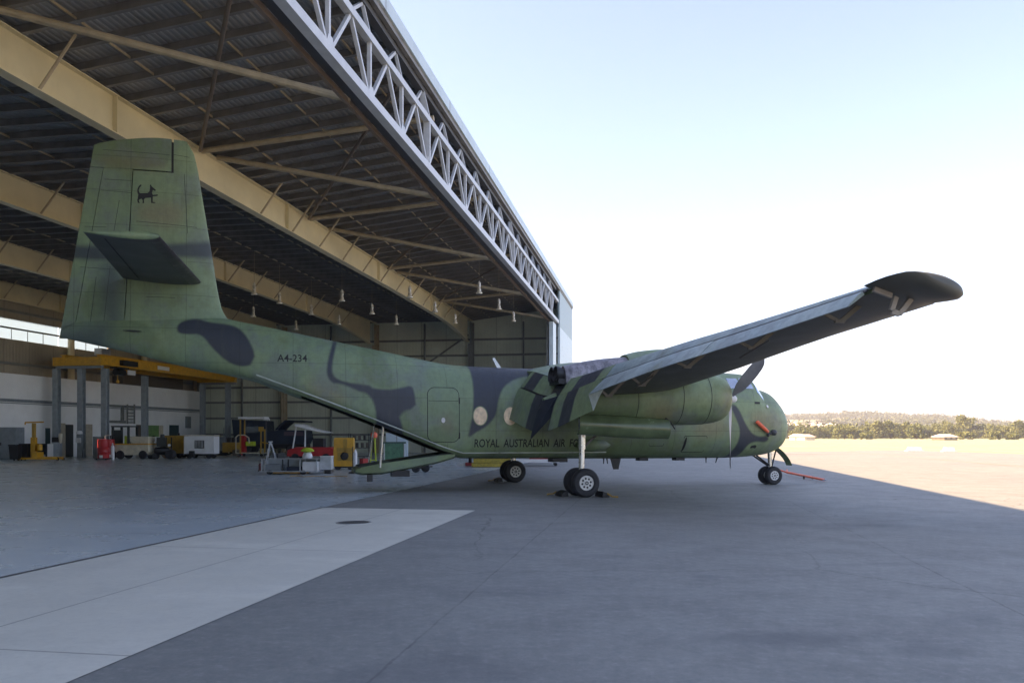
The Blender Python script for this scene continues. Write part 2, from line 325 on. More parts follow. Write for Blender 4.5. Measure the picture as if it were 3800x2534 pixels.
# purlins: one each metre, folded at the first frame
mb = MB()
def csec(xa, za, xb, zb):
    mb.add([(xa, 0, za), (xb, 0, zb), (xb, 0, zb - .28), (xa, 0, za - .28), (xa, .03, za), (xb, .03, zb), (xb, .03, zb - .28), (xa, .03, za - .28)],
           [(0, 1, 2, 3), (7, 6, 5, 4), (0, 4, 5, 1), (3, 2, 6, 7)])
    mb.add([(xa, -.10, za - .28), (xb, -.10, zb - .28), (xb, .0, zb - .28), (xa, 0, za - .28), (xa, -.10, za - .255), (xb, -.10, zb - .255), (xb, 0, zb - .255), (xa, 0, za - .255)],
           [(0, 3, 2, 1), (4, 5, 6, 7), (0, 1, 5, 4)])
csec(XR + .1, ZR - .005, X1, ZR - .005); csec(X1, ZR - .005, -7.5, roof_z(-7.5) - .005)
pu = mb.build('purlin', M['purlin'], hg, recalc=False); pu.location.y = 8.0
y = 9.12
while y < 74.3:
    c = copy_obj(pu); c.location.y = y; y += 1.12
mb = MB()
for x in (-14.9, -12.0, -9.0, -19.7, -22.8, -29, -32.1, -38.2, -41.3):
    yy = 8.
    z = roof_z(x) - .17
    mb.bar((x, 8, z), (x, 74.2, z), .03, .07)
mb.build('purlin_bridging', M['strut'], hg)
# portal frames
def frame(x, full=True):
    mb = MB(); zt = ZR - .29
    prof = [(-8.9, 11.05), (50, 11.05), (62, 10.95), (66, 10.8), (72.6, 10.15)]
    for (ya, za), (yb, zb) in zip(prof[:-1], prof[1:]):
        mb.add([(x - .012, ya, za), (x + .012, ya, za), (x + .012, yb, zb), (x - .012, yb, zb), (x - .012, ya, zt), (x + .012, ya, zt), (x + .012, yb, zt), (x - .012, yb, zt)],
               [(3, 7, 4, 0), (1, 5, 6, 2)])
        mb.add([(x - .19, ya, za), (x + .19, ya, za), (x + .19, yb, zb), (x - .19, yb, zb), (x - .19, ya, za - .035), (x + .19, ya, za - .035), (x + .19, yb, zb - .035), (x - .19, yb, zb - .035)],
               [(0, 1, 2, 3), (4, 7, 6, 5), (0, 4, 5, 1), (3, 2, 6, 7), (1, 5, 6, 2), (0, 3, 7, 4)])
    mb.box(x - .19, x + .19, -8.9, 74.1, zt + .001, zt + .035)
    for d in (25.6, 37.6, 50.1, 62.):
        yy = hl(x / .9854, d)[1]; zb = 11.05 if yy < 50 else 11.0
        mb.box(x - .17, x + .17, yy - .02, yy + .02, zb, zt)
    b_ = mb.build('portal_beam', M['beam'], hg)
    mb = MB()                                                   # tapered column
    for (z0, z1, d0, d1) in ((0, 10.12, .35, .85),):
        for sx in (-.19, .19): pass
        mb.box(x - .012, x + .012, 73.75, 74.60, 0, 12.1)
        mb.add([(x - .19, 74.1, 0), (x + .19, 74.1, 0), (x + .19, 73.75, 10.10), (x - .19, 73.75, 10.10), (x - .19, 74.06, 0), (x + .19, 74.06, 0), (x + .19, 73.71, 10.10), (x - .19, 73.71, 10.10)],
               [(0, 1, 2, 3), (4, 7, 6, 5), (0, 4, 5, 1), (3, 2, 6, 7), (1, 5, 6, 2), (0, 3, 7, 4)])
        mb.box(x - .19, x + .19, 74.605, 74.64, 0, 12.1)
    mb.build('portal_column', M['girt'] if x == FR[0] else M['strut'], hg)
    for y in [hl(x / .9854, d)[1] for d in (19.3, 22.4, *[35 + 3.08 * k for k in range(12)])]:             # fly braces up to the purlins
        if y > 71: break
        mb = MB(); zb = 11.08
        mb.tube((x + .12, y, zb), (x + 1.15, y + .1, roof_z(x + 1.15) - .1), .045, n=6); mb.build('fly_brace', M['strut'], hg)
for x in FR: frame(x)
M['brace'] = mat('brown_brace_paint', (.17, .13, .10), .5)
# ties between the first frame and the truss
for (d0, d1, ds) in ((20.2, 21.65, None), (31.4, 30.5, 30.3), (42.2, 41.4, 39.8), (53.4, 51.7, 51.6), (65., 62., 64.)):
    y0, y1 = hl(-16.9, d0)[1], hl(-7.97, d1)[1]
    mb = MB(); mb.tube((X1 + .2, y0, 12.25), (-7.9, y1, 10.5), .10); mb.build('diagonal_tie', M['strut'], hg)
    if ds:
        y = hl(-16.9, ds)[1]; mb = MB(); mb.tube((X1 + .2, y, 12.12), (-7.6, y, 12.75), .10); mb.build('roof_strut', M['strut'], hg)
        mb = MB(); mb.tube((X1 + .2, y - .1, 12.1), (-8.0, y - 12.4, 12.9), .065); mb.build('roof_brace', M['brace'], hg)
# front truss
TY0, TY1 = 6., hl(-7.5, 63.9)[1]; BP = 2.79; B0 = hl(-7.5, 18.87)[1]
tm = MB()
tm.box(XF - .13, XF + .13, TY0, TY1, 10.34, 10.58); tm.box(XF - .10, XF + .10, TY0, TY1, 11.98, 12.18)
tr_ = tm.build('front_truss', M['truss'], hg)
mb = MB(); mb.box(-8.02, -7.92, TY0, TY1, 10.36, 10.50); mb.build('inner_chord', M['brace'], tr_)
mb = MB(); mb.box(-7.90, -7.52, TY0, TY1, 10.50, 10.53); mb.build('chord_gap_plate', M['darksteel'], tr_)  # dark plate filling the gap between the two bottom chords
mb = MB(); mb.box(-7.72, -7.48, TY0, TY1, 12.98, 13.15); mb.build('top_chord', M['darksteel'], tr_)
k = -4
while True:
    y = B0 + k * BP; k += 1
    if y > TY1 - 1.2: break
    fat = .22 if k % 6 == 4 else .10
    mb = MB(); mb.bar((XF, y, 10.58), (XF, y, 11.98), fat, .10, up=(0, 1, 0)); mb.build('truss_post', M['truss'], tr_)
    mb = MB(); mb.prism([(-.24, 10.585), (.24, 10.585), (.12, 10.82), (-.12, 10.82)], lambda u, z: (XF + .055, y + u, z), lambda u, z: (XF + .067, y + u, z)); mb.build('gusset_plate', M['truss'], tr_)
    for sgn in (-1, 1):
        mb = MB(); mb.bar((XF, y + sgn * .12, 10.58), (XF, y + sgn * (BP / 2 - .06), 11.98), .095, .095); mb.build('truss_diagonal', M['truss'], tr_)
    mb = MB(); mb.bar((XF, y - BP / 2 + .06, 12.18), (XF - .18, y - .1, 12.98), .085, .085); mb.build('truss_diagonal', M['truss'], tr_)
    mb = MB(); mb.bar((XF, y, 12.18), (XF - .18, y, 12.98), fat * .9, .085, up=(0, 1, 0)); mb.build('truss_post', M['truss'], tr_)
mb = MB(); mb.box(-7.37, -7.25, Y0, Y1 + .35, 13.32, 13.73); mb.build('fascia', M['fascia'], hg)
mb = MB(); mb.box(-7.46, -7.32, Y0, Y1 + .3, 13.16, 13.315); mb.build('gutter', M['purlin'], hg)
# end wall at the far side with girts, columns, pier
mb = MB(); mb.box(XR, XF - .15, Y1, Y1 + .12, 0, ZR - .02)
mb.add([(X1, Y1, ZR - .02), (XF - .15, Y1, ZR - .02), (XF - .15, Y1, 13.5), (X1, Y1 + .12, ZR - .02), (XF - .15, Y1 + .12, ZR - .02), (XF - .15, Y1 + .12, 13.5)], [(0, 1, 2), (3, 5, 4)])
mb.build('end_wall', M['wallsheet'], hg)
for z in (1.7, 3.3, 4.85, 6.3, 7.7, 9.1, 10.55):
    mb = MB(); mb.box(XR + .2, XF - 1.2, Y1 - .16, Y1 - .003, z - .09, z + .09); mb.build('wall_girt', M['girt'], hg)
for x in (-11.8, -21.2, -30.5, -39.7):
    mb = MB(); mb.box(x - .07, x + .07, Y1 - .40, Y1 - .17, 0, 12.1); mb.build('wall_post', M['girt'], hg)
mb = MB(); mb.bar((-17.0, Y1 - .25, 11.0), (-24.8, Y1 - .25, 5.8), .22, .12); mb.build('wall_brace', M['girt'], hg)
YP = hl(-7.5, 65.2)[1]; YJ = hl(-7.5, 61.6)[1]                      # clad pocket that closes the far end of the opening
mb = MB(); mb.box(XF - .12, XF + .06, YP, Y1 + .3, 0, 10.25); mb.build('door_leaf', M['pier'], hg)
mb = MB(); mb.box(XF - .12, XF + .03, YP, Y1 + .3, 10.26, 13.31); mb.build('front_cladding', mat('weathered_blue_grey', (.27, .36, .40), .4), hg)
mb = MB(); mb.box(XF - .35, XF - .05, YJ, YJ + .5, 0, 10.2); mb.box(XF - .35, XF - .05, YJ + .502, YJ + 1.9, 0, 10.2); mb.build('door_jamb', M['pier'], hg)
mb = MB(); mb.box(XF - .6, XF - .45, YJ + .3, YP + .2, 0, 10.2); mb.build('door_track', M['girt'], hg)
mb = MB(); mb.box(XR, XF, Y0 - .12, Y0, 0, ZR); mb.build('end_wall', M['wallsheet'], hg)  # unseen near end wall, its position chosen for the bounced light
# rear wall with a clerestory band
mb = MB(); mb.box(XR - .12, XR, Y0, Y1, 0, 8.42); mb.box(XR - .12, XR, Y0, Y1, 9.86, ZR); mb.box(XR - .12, XR, 61.5, Y1, 8.425, 10.105); mb.build('rear_wall', M['rearsheet'], hg)
y = Y0
while y < 61.4:
    mb = MB(); mb.box(XR - .07, XR - .05, y + .05, min(y + 9.2, 61.4), 8.43, 10.10); wv = mb.build('clerestory_window', M['skylight'], hg)
    mb = MB(); mb.box(XR - .04, XR + .05, y + .05, min(y + 9.2, 61.4), 9.14, 9.26)
    for q in range(1, 6): mb.box(XR - .04, XR - .01, y + q * 1.53 - .02, y + q * 1.53 + .02, 8.43, 9.13)
    mb.build('mullion', M['girt'], wv); y += 9.25
for y in (38., 47.2, 56.4, 65.6):
    mb = MB(); mb.tube((XR + .55, y, 0), (XR + .55, y, 11.9), .24, n=14); mb.build('rear_column', M['beam'], hg)
for z in (6.7, 10.4):
    mb = MB(); mb.box(XR + .01, XR + .2, Y0, Y1 - .2, z - .09, z + .09); mb.build('wall_girt', M['girt'], hg)
mb = MB(); mb.box(XR + .25, XR + .75, Y1 - .75, Y1 - .2, 0, 12.1); mb.build('corner_column', M['girt'], hg)

# pendant lights in rows under the roof
pend = None
rows = {-10.: [47, 53, 58.5], -14.4: [48.4, 54, 59.5], -18.9: [49.7, 55, 60.2], -23.1: [47.4, 50.6, 55.3, 60.2], -27.5: [56.3, 63.]}
rown = ['row beside the open truss', 'row just behind the front beam ties', 'row along the middle of the roof', 'row against the second cream beam', 'row deepest in the hangar']
for (c, ds), rn in zip(rows.items(), rown):
    for i, d in enumerate(ds):
        on = ['nearest', 'second', 'third', 'fourth'][i] if i < len(ds) - 1 else 'farthest'
        x, y = hl(c, d); loc = Matrix.Rotation(AZ, 3, 'Z') @ Vector((x, y, 9.75)); top = roof_z(x) - .3
        lab = 'bell shaped cream pendant light, %s in the %s' % (on, rn)
        if pend is None:
            pend = thing('pendant_light', lab, 'pendant light', loc, AZ, 'pendant bay lights under the hangar roof')
            mb = MB(); mb.lathe([(.02, .0), (.19, .0), (.19, .05), (.12, .11), (.10, .26), (.07, .34)], n=18); mb.build('reflector', M['lamp'], pend, 40)
            mb = MB(); mb.lathe([(.07, .34), (.09, .36), (.09, .60), (.06, .66), (.03, .72)], n=14); mb.build('ballast_housing', M['lamp'], pend, 40)
            mb = MB(); mb.tube((0, 0, .72), (0, 0, 2.5), .009, n=6); mb.build('hanger_rod', M['strut'], pend); q = pend
        else:
            q = copy_tree(pend); q.location = loc; q['label'] = lab
        for ch in q.children:
            if ch.name.startswith('hanger_rod'): ch.scale = (1, 1, 1); ch.location.z = 0; ch.scale.z = max((top - 9.75) / 2.5, .3)

# white two-storey office front along the rear wall
of = thing('office_block', 'white two storey office front built along the rear wall of the hangar', 'office block', (0, 0, 0), AZ)
XO = -43.75
mb = MB(); mb.box(XR + .02, XO, 15, 74.0, 0, 5.9); mb.build('wall', M['white'], of)
mb = MB(); mb.bar((XO + .06, 20, 4.05), (XO + .06, 73.9, 4.05), .10, .20); mb.bar((XO + .05, 20, 3.86), (XO + .05, 73.9, 3.86), .06, .06); mb.build('cable_tray', M['grey'], of)
def wallrect(px0, px1, py0, py1, name, material, dep=.03, label=None, off=.003):
    def loc(px):   # where the ray through px meets the office front
        vx, vy = (px - 1900) / 3040, 1.; n = Vector((math.cos(AZ), math.sin(AZ))); a = Vector((-math.sin(AZ), math.cos(AZ)))
        t = XO / (n.x * vx + n.y * vy); return a.x * vx * t + a.y * vy * t, t
    (ya, ta), (yb, tb) = loc(px0), loc(px1); tm_ = (ta + tb) / 2
    z0, z1 = CAMZ + (1615 - py1) * tm_ / 3040, CAMZ + (1615 - py0) * tm_ / 3040
    mb = MB(); mb.box(XO + off, XO + dep, ya, yb, max(z0, .0), z1); return mb.build(name, material, of, label=label)
for (a, b_, c, d, nm, mt) in [(240, 270, 1570, 1697, 'door', 'tan'), (243, 270, 1575, 1697, 'door', 'charcoal'), (317, 341, 1574, 1696, 'door', 'tan'), (628, 662, 1577, 1694, 'door', 'teal'), (168, 184, 1588, 1698, 'door', 'teal'),
                              (505, 535, 1576, 1694, 'door', 'brown'), (548, 588, 1578, 1620, 'notice_board', 'board'), (588, 604, 1578, 1620, 'notice_board', 'offwhite'), (687, 707, 1545, 1588, 'louvre_panel', 'grey')]:
    if (a, b_) == (240, 270): a, b_ = 222, 241
    wallrect(a, b_, c, d, nm, M[mt], .05)
for r in [(402, 462, 1560, 1569), (447, 455, 1503, 1560), (400, 447, 1503, 1508)]: wallrect(*r, 'wall_duct', M['girt'], .14)
for i, y in enumerate((0, 1)):
    wallrect(460 + 26 * i, 464 + 26 * i, 1500, 1572, 'ladder_rail', M['girt'], .3, off=.24)
for k_ in range(6): wallrect(460, 490, 1506 + 12 * k_, 1509 + 12 * k_, 'ladder_rung', M['girt'], .29, off=.25)
mb = MB(); mb.box(XR + .02, XO + .05, 62.0, 70.8, 5.95, 7.6); mb.build('upper_cladding', M['brown'], of)
# ------------------------------------------------------------------ transport aircraft (local: x forward, y to port, z up)
AC = R(15.1)
ac = thing('transport_aircraft', 'green camouflaged twin propeller military transport aircraft with raised tail', 'aircraft', (.892, 25.42, 0), AC)
def interp(tab, s):
    """monotone piecewise curve through a table of (s, value...)"""
    xs = [t[0] for t in tab]; i = max(0, min(len(xs) - 2, int(np.searchsorted(xs, s)) - 1)); t = (s - xs[i]) / (xs[i + 1] - xs[i]); t = min(max(t, 0), 1)
    out = []
    for c in range(1, len(tab[0])):
        y = [r[c] for r in tab]; d = [(y[j + 1] - y[j]) / (xs[j + 1] - xs[j]) for j in range(len(xs) - 1)]
        def tan(j):
            if j == 0: return d[0]
            if j == len(xs) - 1: return d[-1]
            return 0 if d[j - 1] * d[j] <= 0 else 2 * d[j - 1] * d[j] / (d[j - 1] + d[j])
        h = xs[i + 1] - xs[i]; m0, m1 = tan(i) * h, tan(i + 1) * h
        out.append((2 * t**3 - 3 * t**2 + 1) * y[i] + (t**3 - 2 * t**2 + t) * m0 + (-2 * t**3 + 3 * t**2) * y[i + 1] + (t**3 - t**2) * m1)
    return out
TOP = [(-13.4, 4.5), (-13.0, 4.72), (-12, 4.93), (-10.5, 4.98), (-9.4, 4.92), (-8.8, 4.82), (-6.17, 4.33), (-4.6, 4.04), (-3.76, 3.88), (-2.9, 3.745), (-2.28, 3.71), (0, 3.68), (3, 3.68), (6, 3.68), (6.75, 3.66), (7.0, 3.55), (7.2, 3.30), (7.3, 3.195), (7.56, 3.14), (7.82, 3.05), (8.14, 2.79), (8.38, 2.51), (8.53, 2.24), (8.585, 2.02), (8.6, 1.93)]
BOT = [(-13.4, 4.24), (-12.7, 4.09), (-11.78, 3.89), (-10.2, 3.5), (-9.3, 3.33), (-8.5, 3.16), (-8.0, 2.98), (-5.68, 2.10), (-4.37, 1.58), (-2.95, 1.03), (-2.6, .955), (-1, .935), (2.6, .90), (5.9, .89), (6.86, .915), (7.4, .955), (7.75, 1.0), (8.1, 1.10), (8.32, 1.24), (8.46, 1.42), (8.55, 1.64), (8.59, 1.82), (8.6, 1.89)]
WID = [(-13.4, .05), (-12.7, .12), (-11.8, .22), (-10.2, .42), (-9, .62), (-8, .80), (-5.7, 1.12), (-4.4, 1.24), (-2.9, 1.29), (5, 1.29), (6.2, 1.24), (7.0, 1.13), (7.5, 1.02), (7.9, .86), (8.2, .68), (8.4, .49), (8.53, .28), (8.585, .12), (8.6, .03)]
NLO = [(-13.4, 2.2), (-11, 2.4), (-9.2, 3.0), (-8.2, 7.), (-3.2, 8.), (-2.4, 4.6), (2, 3.4), (6, 2.8), (7.4, 2.2), (8.6, 2.0)]
NUP = [(-13.4, 2.), (-6, 2.15), (-2, 2.25), (6, 2.25), (7.4, 2.1), (8.6, 2.)]
FZC = [(-13.4, .5), (-8.5, .40), (-4, .42), (0, .48), (8.6, .48)]
def sect(s):
    zt, = interp(TOP, s); zb, = interp(BOT, s); wd, = interp(WID, s); nl, = interp(NLO, s); nu, = interp(NUP, s); f, = interp(FZC, s)
    return zt, zb, wd, nl, nu, zb + (zt - zb) * f
def half(s, z):
    zt, zb, wd, nl, nu, zc = sect(s)
    u, n = ((z - zc) / (zt - zc), nu) if z > zc else ((zc - z) / (zc - zb), nl)
    return wd * max(0., 1 - min(abs(u), 1) ** n) ** (1 / n)

def chaikin(p, it=2):
    p = np.array(p, float)
    for _ in range(it):
        q = np.roll(p, -1, 0); p = np.stack([.75 * p + .25 * q, .25 * p + .75 * q], 1).reshape(-1, 2)
    return p
def sdf(pts, poly):
    """signed distance to a closed outline, positive inside"""
    a = np.array(poly, float); b = np.roll(a, -1, 0); d = np.full(len(pts), 1e9); ins = np.zeros(len(pts), bool)
    for (x0, y0), (x1, y1) in zip(a, b):
        e = np.array([x1 - x0, y1 - y0]); wv = pts - (x0, y0); t = np.clip((wv @ e) / max(e @ e, 1e-9), 0, 1); d = np.minimum(d, np.linalg.norm(wv - t[:, None] * e, axis=1))
        c = ((y0 > pts[:, 1]) != (y1 > pts[:, 1]))
        if abs(y1 - y0) > 1e-9: ins ^= c & (pts[:, 0] < (x1 - x0) * (pts[:, 1] - y0) / (y1 - y0) + x0)
    return np.where(ins, d, -d)
def paint(o, layers, ax=(0, 2)):
    """camouflage patches as attributes: a field of signed distance to each outline"""
    me = o.data; n = len(me.vertices); co = np.empty(n * 3); me.vertices.foreach_get('co', co); co = co.reshape(-1, 3)[:, list(ax)]
    for nm, polys in layers.items():
        v = np.full(n, -1.)
        for p in polys: v = np.maximum(v, p(co) if callable(p) else sdf(co, p))
        me.attributes.new(nm, 'FLOAT', 'POINT').data.foreach_set('value', v)
C_ = chaikin
def stroke(pts, w0, w1):
    """a painted band along a curved line"""
    p = np.array(pts, float)
    for _ in range(3): p = np.concatenate([p[:1], np.stack([.75 * p[:-1] + .25 * p[1:], .25 * p[:-1] + .75 * p[1:]], 1).reshape(-1, 2), p[-1:]])
    ws = np.linspace(w0, w1, len(p))
    def f(co):
        d = np.full(len(co), -9.)
        for a, b, w_ in zip(p[:-1], p[1:], ws):
            e = b - a; t = np.clip(((co - a) @ e) / max(e @ e, 1e-9), 0, 1); d = np.maximum(d, w_ / 2 - np.linalg.norm(co - a - t[:, None] * e, axis=1))
        return d
    return f
PA = C_([(-10.47, 4.72), (-10.5, 4.42), (-10.2, 4.38), (-9.85, 4.41), (-9.54, 3.98), (-9.12, 3.60), (-8.74, 3.50), (-8.45, 3.6), (-8.45, 3.92), (-8.62, 4.30), (-8.84, 4.58), (-9.12, 4.70), (-9.68, 4.74), (-10.0, 4.86)])
PB = C_([(-5.95, 3.02), (-5.5, 2.99), (-4.9, 2.90), (-4.46, 2.97), (-4.22, 3.04), (-4.12, 2.92), (-4.06, 2.36), (-4.30, 2.42), (-4.60, 2.48), (-4.62, 2.4), (-4.45, 1.9), (-4.40, 1.5), (-5.22, 1.5), (-5.16, 2.2), (-5.28, 2.62), (-5.55, 2.80), (-5.9, 2.92)], 1)
PBL = stroke([(-6.27, 4.30), (-6.33, 4.1), (-6.43, 3.7), (-6.46, 3.35), (-6.36, 3.16), (-6.05, 3.02), (-5.4, 2.93)], .10, .20)
PC = C_([(-2.40, 4.4), (-2.40, 3.6), (-2.39, 3.0), (-2.43, 2.4), (-2.47, 2.0), (-2.62, 1.5), (-2.35, 1.72), (-1.95, 1.92), (-1.74, 2.22), (-1.67, 2.69), (-1.47, 3.08), (-.97, 3.36), (.3, 3.5), (1.5, 3.6), (1.5, 4.4)])
PN = C_([(5.84, 2.56), (6.0, 2.62), (6.18, 2.42), (6.36, 2.05), (6.62, 1.72), (6.98, 1.58), (7.30, 1.62), (7.42, 1.50), (7.28, 1.40), (6.9, 1.44), (6.62, 1.36), (6.52, 1.1), (6.42, .8), (6.0, .8), (6.05, 1.05), (6.2, 1.42), (6.2, 1.84), (6.02, 2.2)])
PT = C_([(-13.6, 4.0), (-13.6, 4.42), (-12.7, 4.58), (-12.2, 4.86), (-12.1, 4.2), (-12.3, 3.6)])
OL = C_([(-5.60, 4.3), (-5.10, 4.3), (-4.80, 3.64), (-4.58, 2.96), (-5.22, 2.9), (-5.55, 3.4)])
OL2 = C_([(-8.0, 3.2), (-7.0, 3.0), (-5.4, 2.2), (-4.8, 1.7), (-4.4, 2.6), (-3.9, 2.2), (-3.2, 1.0), (-6, 1.9)]); OL3 = C_([(2.0, 1.7), (3.8, 1.9), (4.4, 1.4), (4.0, .7), (1.2, .7)]); OL4 = C_([(-12.2, 4.9), (-11.2, 4.7), (-10.9, 4.0), (-11.6, 3.7), (-12.3, 4.2)])
TN = C_([(-7.05, 3.22), (-6.2, 3.0), (-5.9, 2.6), (-6.4, 2.5), (-7.0, 2.85)]); TN2 = C_([(4.6, 2.05), (5.4, 2.2), (5.9, 1.9), (5.3, 1.5), (4.6, 1.6)]); TN3 = C_([(6.5, 2.3), (7.5, 2.5), (8.1, 2.0), (7.4, 1.75), (6.7, 1.85)])
FUSE = {'camo_dark': [PA, PB, PBL, PC, PN], 'camo_blue': [PT], 'camo_olive': [OL, OL2, OL3, OL4], 'camo_tan': [TN, TN2, TN3]}

# fuselage shell, open over the cargo ramp
NS, NR = 400, 96
ss = np.concatenate([np.linspace(-13.4, 7.0, 330), 7.0 + 1.6 * np.sin(np.linspace(0, math.pi / 2, 71)[1:])])
rings = []
for s in ss:
    zt, zb, wd, nl, nu, zc = sect(s); r = []
    for k in range(NR):
        a = 2 * math.pi * k / NR; sn, cs = math.sin(a), math.cos(a); n = nu if cs > 0 else nl; e = 2 / n
        r.append((s, wd * math.copysign(abs(sn) ** e, sn), zc + (zt - zc if cs > 0 else zc - zb) * math.copysign(abs(cs) ** e, cs)))
    rings.append(r)
mb = MB(); mb.rings(rings)
OPEN0, OPEN1 = -7.2, -2.98
keep = [i for i, f in enumerate(mb.f) if not (len(f) == 4 and all(OPEN0 < mb.v[j][0] < OPEN1 and abs(mb.v[j][1]) < half(mb.v[j][0], sect(mb.v[j][0])[1] + .12) - .06 and mb.v[j][2] < sect(mb.v[j][0])[1] + .10 for j in f))]
mb.f = [mb.f[i] for i in keep]; mb.m = [0] * len(mb.f)
fus = mb.build('fuselage', M['camo'], ac, 50); paint(fus, FUSE)
# lining of the cargo bay, seen through the opening
rings = []
for s in np.linspace(-7.4, -2.6, 20):
    zt, zb, wd, nl, nu, zc = sect(s); r = []
    for k in range(33):
        a = -math.pi * .97 + 2 * math.pi * .97 * k / 32; sn, cs = math.sin(a), math.cos(a); n = nu if cs > 0 else nl; e = 2 / n
        r.append((s, (wd - .09) * math.copysign(abs(sn) ** e, sn), zc + ((zt - zc if cs > 0 else zc - zb) - .06) * math.copysign(abs(cs) ** e, cs)))
    rings.append(r)
mb = MB(); mb.rings(rings, cap0=False, cap1=False, closed=False); mb.add(rings[0], [tuple(range(33))]); mb.build('cargo_bay_lining', M['bay'], fus, 60)
for sg in (-1, 1):                                                # rubbing strip along the lower edge
    pts = [(s, sg * (half(s, z) + .012), z) for s, z in [(s, 1.12) for s in np.linspace(1.75, -2.7, 12)] + [(s, sect(s)[1] + .16) for s in np.linspace(-2.95, -8.4, 24)]]
    mb = MB(); mb.path(pts, .022, 6); mb.build('rubbing_strip', M['strip'], fus, 60)

def on_skin(o, lift=.008, sg=-1):
    for v in o.data.vertices: v.co.y = sg * (half(v.co.x, v.co.z) + lift + v.co.y)
def skin_panel(name, poly, material, lift=.006, thick=.008, cut=.06, parent=None, layers=None, label=None):
    """a patch of outline poly (s, z) laid on the starboard skin, following its curve"""
    bm = bmesh.new(); f = bm.faces.new([bm.verts.new((x, 0, z)) for x, z in poly])
    if len(poly) > 3:
        xs = [p[0] for p in poly]; zs = [p[1] for p in poly]
        for lo, hi, nrm in ((min(xs), max(xs), (1, 0, 0)), (min(zs), max(zs), (0, 0, 1))):
            c = lo + cut
            while c < hi - .01:
                bmesh.ops.bisect_plane(bm, geom=bm.verts[:] + bm.edges[:] + bm.faces[:], plane_co=(c * nrm[0], 0, c * nrm[2]), plane_no=nrm, dist=1e-5); c += cut
    ex = bmesh.ops.extrude_face_region(bm, geom=bm.faces[:]); top = [g for g in ex['geom'] if isinstance(g, bmesh.types.BMVert)]
    for v in top: v.co.y = thick
    bmesh.ops.recalc_face_normals(bm, faces=bm.faces)
    me = bpy.data.meshes.new(name); bm.to_mesh(me); bm.free(); me.materials.append(material); o = bpy.data.objects.new(name, me); COL.objects.link(o)
    o.parent = parent or fus; on_skin(o, lift); me.flip_normals()
    if label: o['label'] = label
    if layers: paint(o, layers)
    return o
def rrect(x0, x1, z0, z1, r, n=6):
    p = []
    for cx, cz, a0 in ((x1 - r, z1 - r, 0), (x0 + r, z1 - r, 90), (x0 + r, z0 + r, 180), (x1 - r, z0 + r, 270)):
        p += [(cx + r * math.cos(R(a0 + 90 * k / n)), cz + r * math.sin(R(a0 + 90 * k / n))) for k in range(n + 1)]
    return p
def ell(cx, cz, rx, rz, n=28): return [(cx + rx * math.cos(2 * math.pi * k / n), cz + rz * math.sin(2 * math.pi * k / n)) for k in range(n)]
seal = M['letter']
DOOR = {'camo_dark': [PC], 'camo_olive': [C_([(-3.75, 1.9), (-2.8, 1.95), (-2.8, 1.4), (-3.75, 1.4)])], 'camo_tan': [C_([(-3.5, 2.0), (-3.1, 2.3), (-3.0, 1.7)])]}
skin_panel('door_surround', rrect(-3.90, -2.66, 1.34, 3.14, .30), M['camo'], .003, .004, layers=FUSE)
skin_panel('door_seal', rrect(-3.755, -2.825, 1.425, 3.005, .22), seal, .004, .006)
cdoor = skin_panel('cabin_door', rrect(-3.735, -2.845, 1.445, 2.985, .20), M['camo_plain'], .006, .012, layers=DOOR)
for z in (1.62, 2.62): skin_panel('door_hinge', rrect(-2.85, -2.815, z - .09, z + .09, .01), seal, .012, .02, .2, cdoor)
skin_panel('door_handle', ell(-3.30, 2.06, .055, .075), M['hub'], .020, .01, .2, cdoor); skin_panel('door_line', rrect(-3.72, -2.86, 2.605, 2.617, .004), seal, .018, .003, .2, cdoor)
for s_, lb in ((-2.22, None), (-1.32, None)):
    skin_panel('window_rim', ell(s_, 2.19, .225, .285), M['camo_plain'], .004, .008)
    skin_panel('cabin_window', ell(s_, 2.19, .20, .26), M['orangewin'], .008, .010)
def outline(x0, x1, z0, z1, r, w, name, m=None):
    """a thin panel gap"""
    o_, i_ = rrect(x0, x1, z0, z1, r), rrect(x0 + w, x1 - w, z0 + w, z1 - w, max(r - w, .01)); n = len(o_); mb = MB()
    for k in range(n):
        q = (k + 1) % n; mb.add([(*o_[k][:1], 0, o_[k][1]), (o_[q][0], 0, o_[q][1]), (i_[q][0], 0, i_[q][1]), (i_[k][0], 0, i_[k][1])], [(0, 1, 2, 3)])
    o = mb.build(name, m or seal, fus); on_skin(o, .004); return o
outline(4.25, 5.05, 1.10, 1.62, .06, .016, 'access_panel'); outline(3.1, 3.6, 1.3, 1.62, .05, .012, 'access_panel')
skin_panel('panel_vent', C_([(4.28, 1.5), (4.36, 1.62), (4.34, 1.2), (4.25, 1.1)]), seal, .004, .004)
skin_panel('vent_opening', C_([(6.75, 1.30), (6.98, 1.33), (7.0, 1.2), (6.85, 1.24), (6.78, 1.2)], 1), seal, .004, .006)
skin_panel('nose_vent', rrect(6.78, 7.0, 2.63, 2.70, .02), seal, .004, .004); skin_panel('nose_vent', rrect(7.02, 7.12, 3.0, 3.07, .02), seal, .004, .004)
skin_panel('navigation_light', ell(7.33, 2.56, .04, .05), M['hub'], .006, .03, .2)
skin_panel('orange_patch', rrect(4.92, 5.28, 2.02, 2.14, .05), M['bracket'], .004, .004)
mb = MB(); mb.lathe([(.03, -.55), (.15, -.35), (.2, 0), (.15, .35), (.03, .55)], (1.25, -1.25, 1.34), (1, 0, 0), 14); mb.build('side_blister', M['camo_plain'], fus, 60)

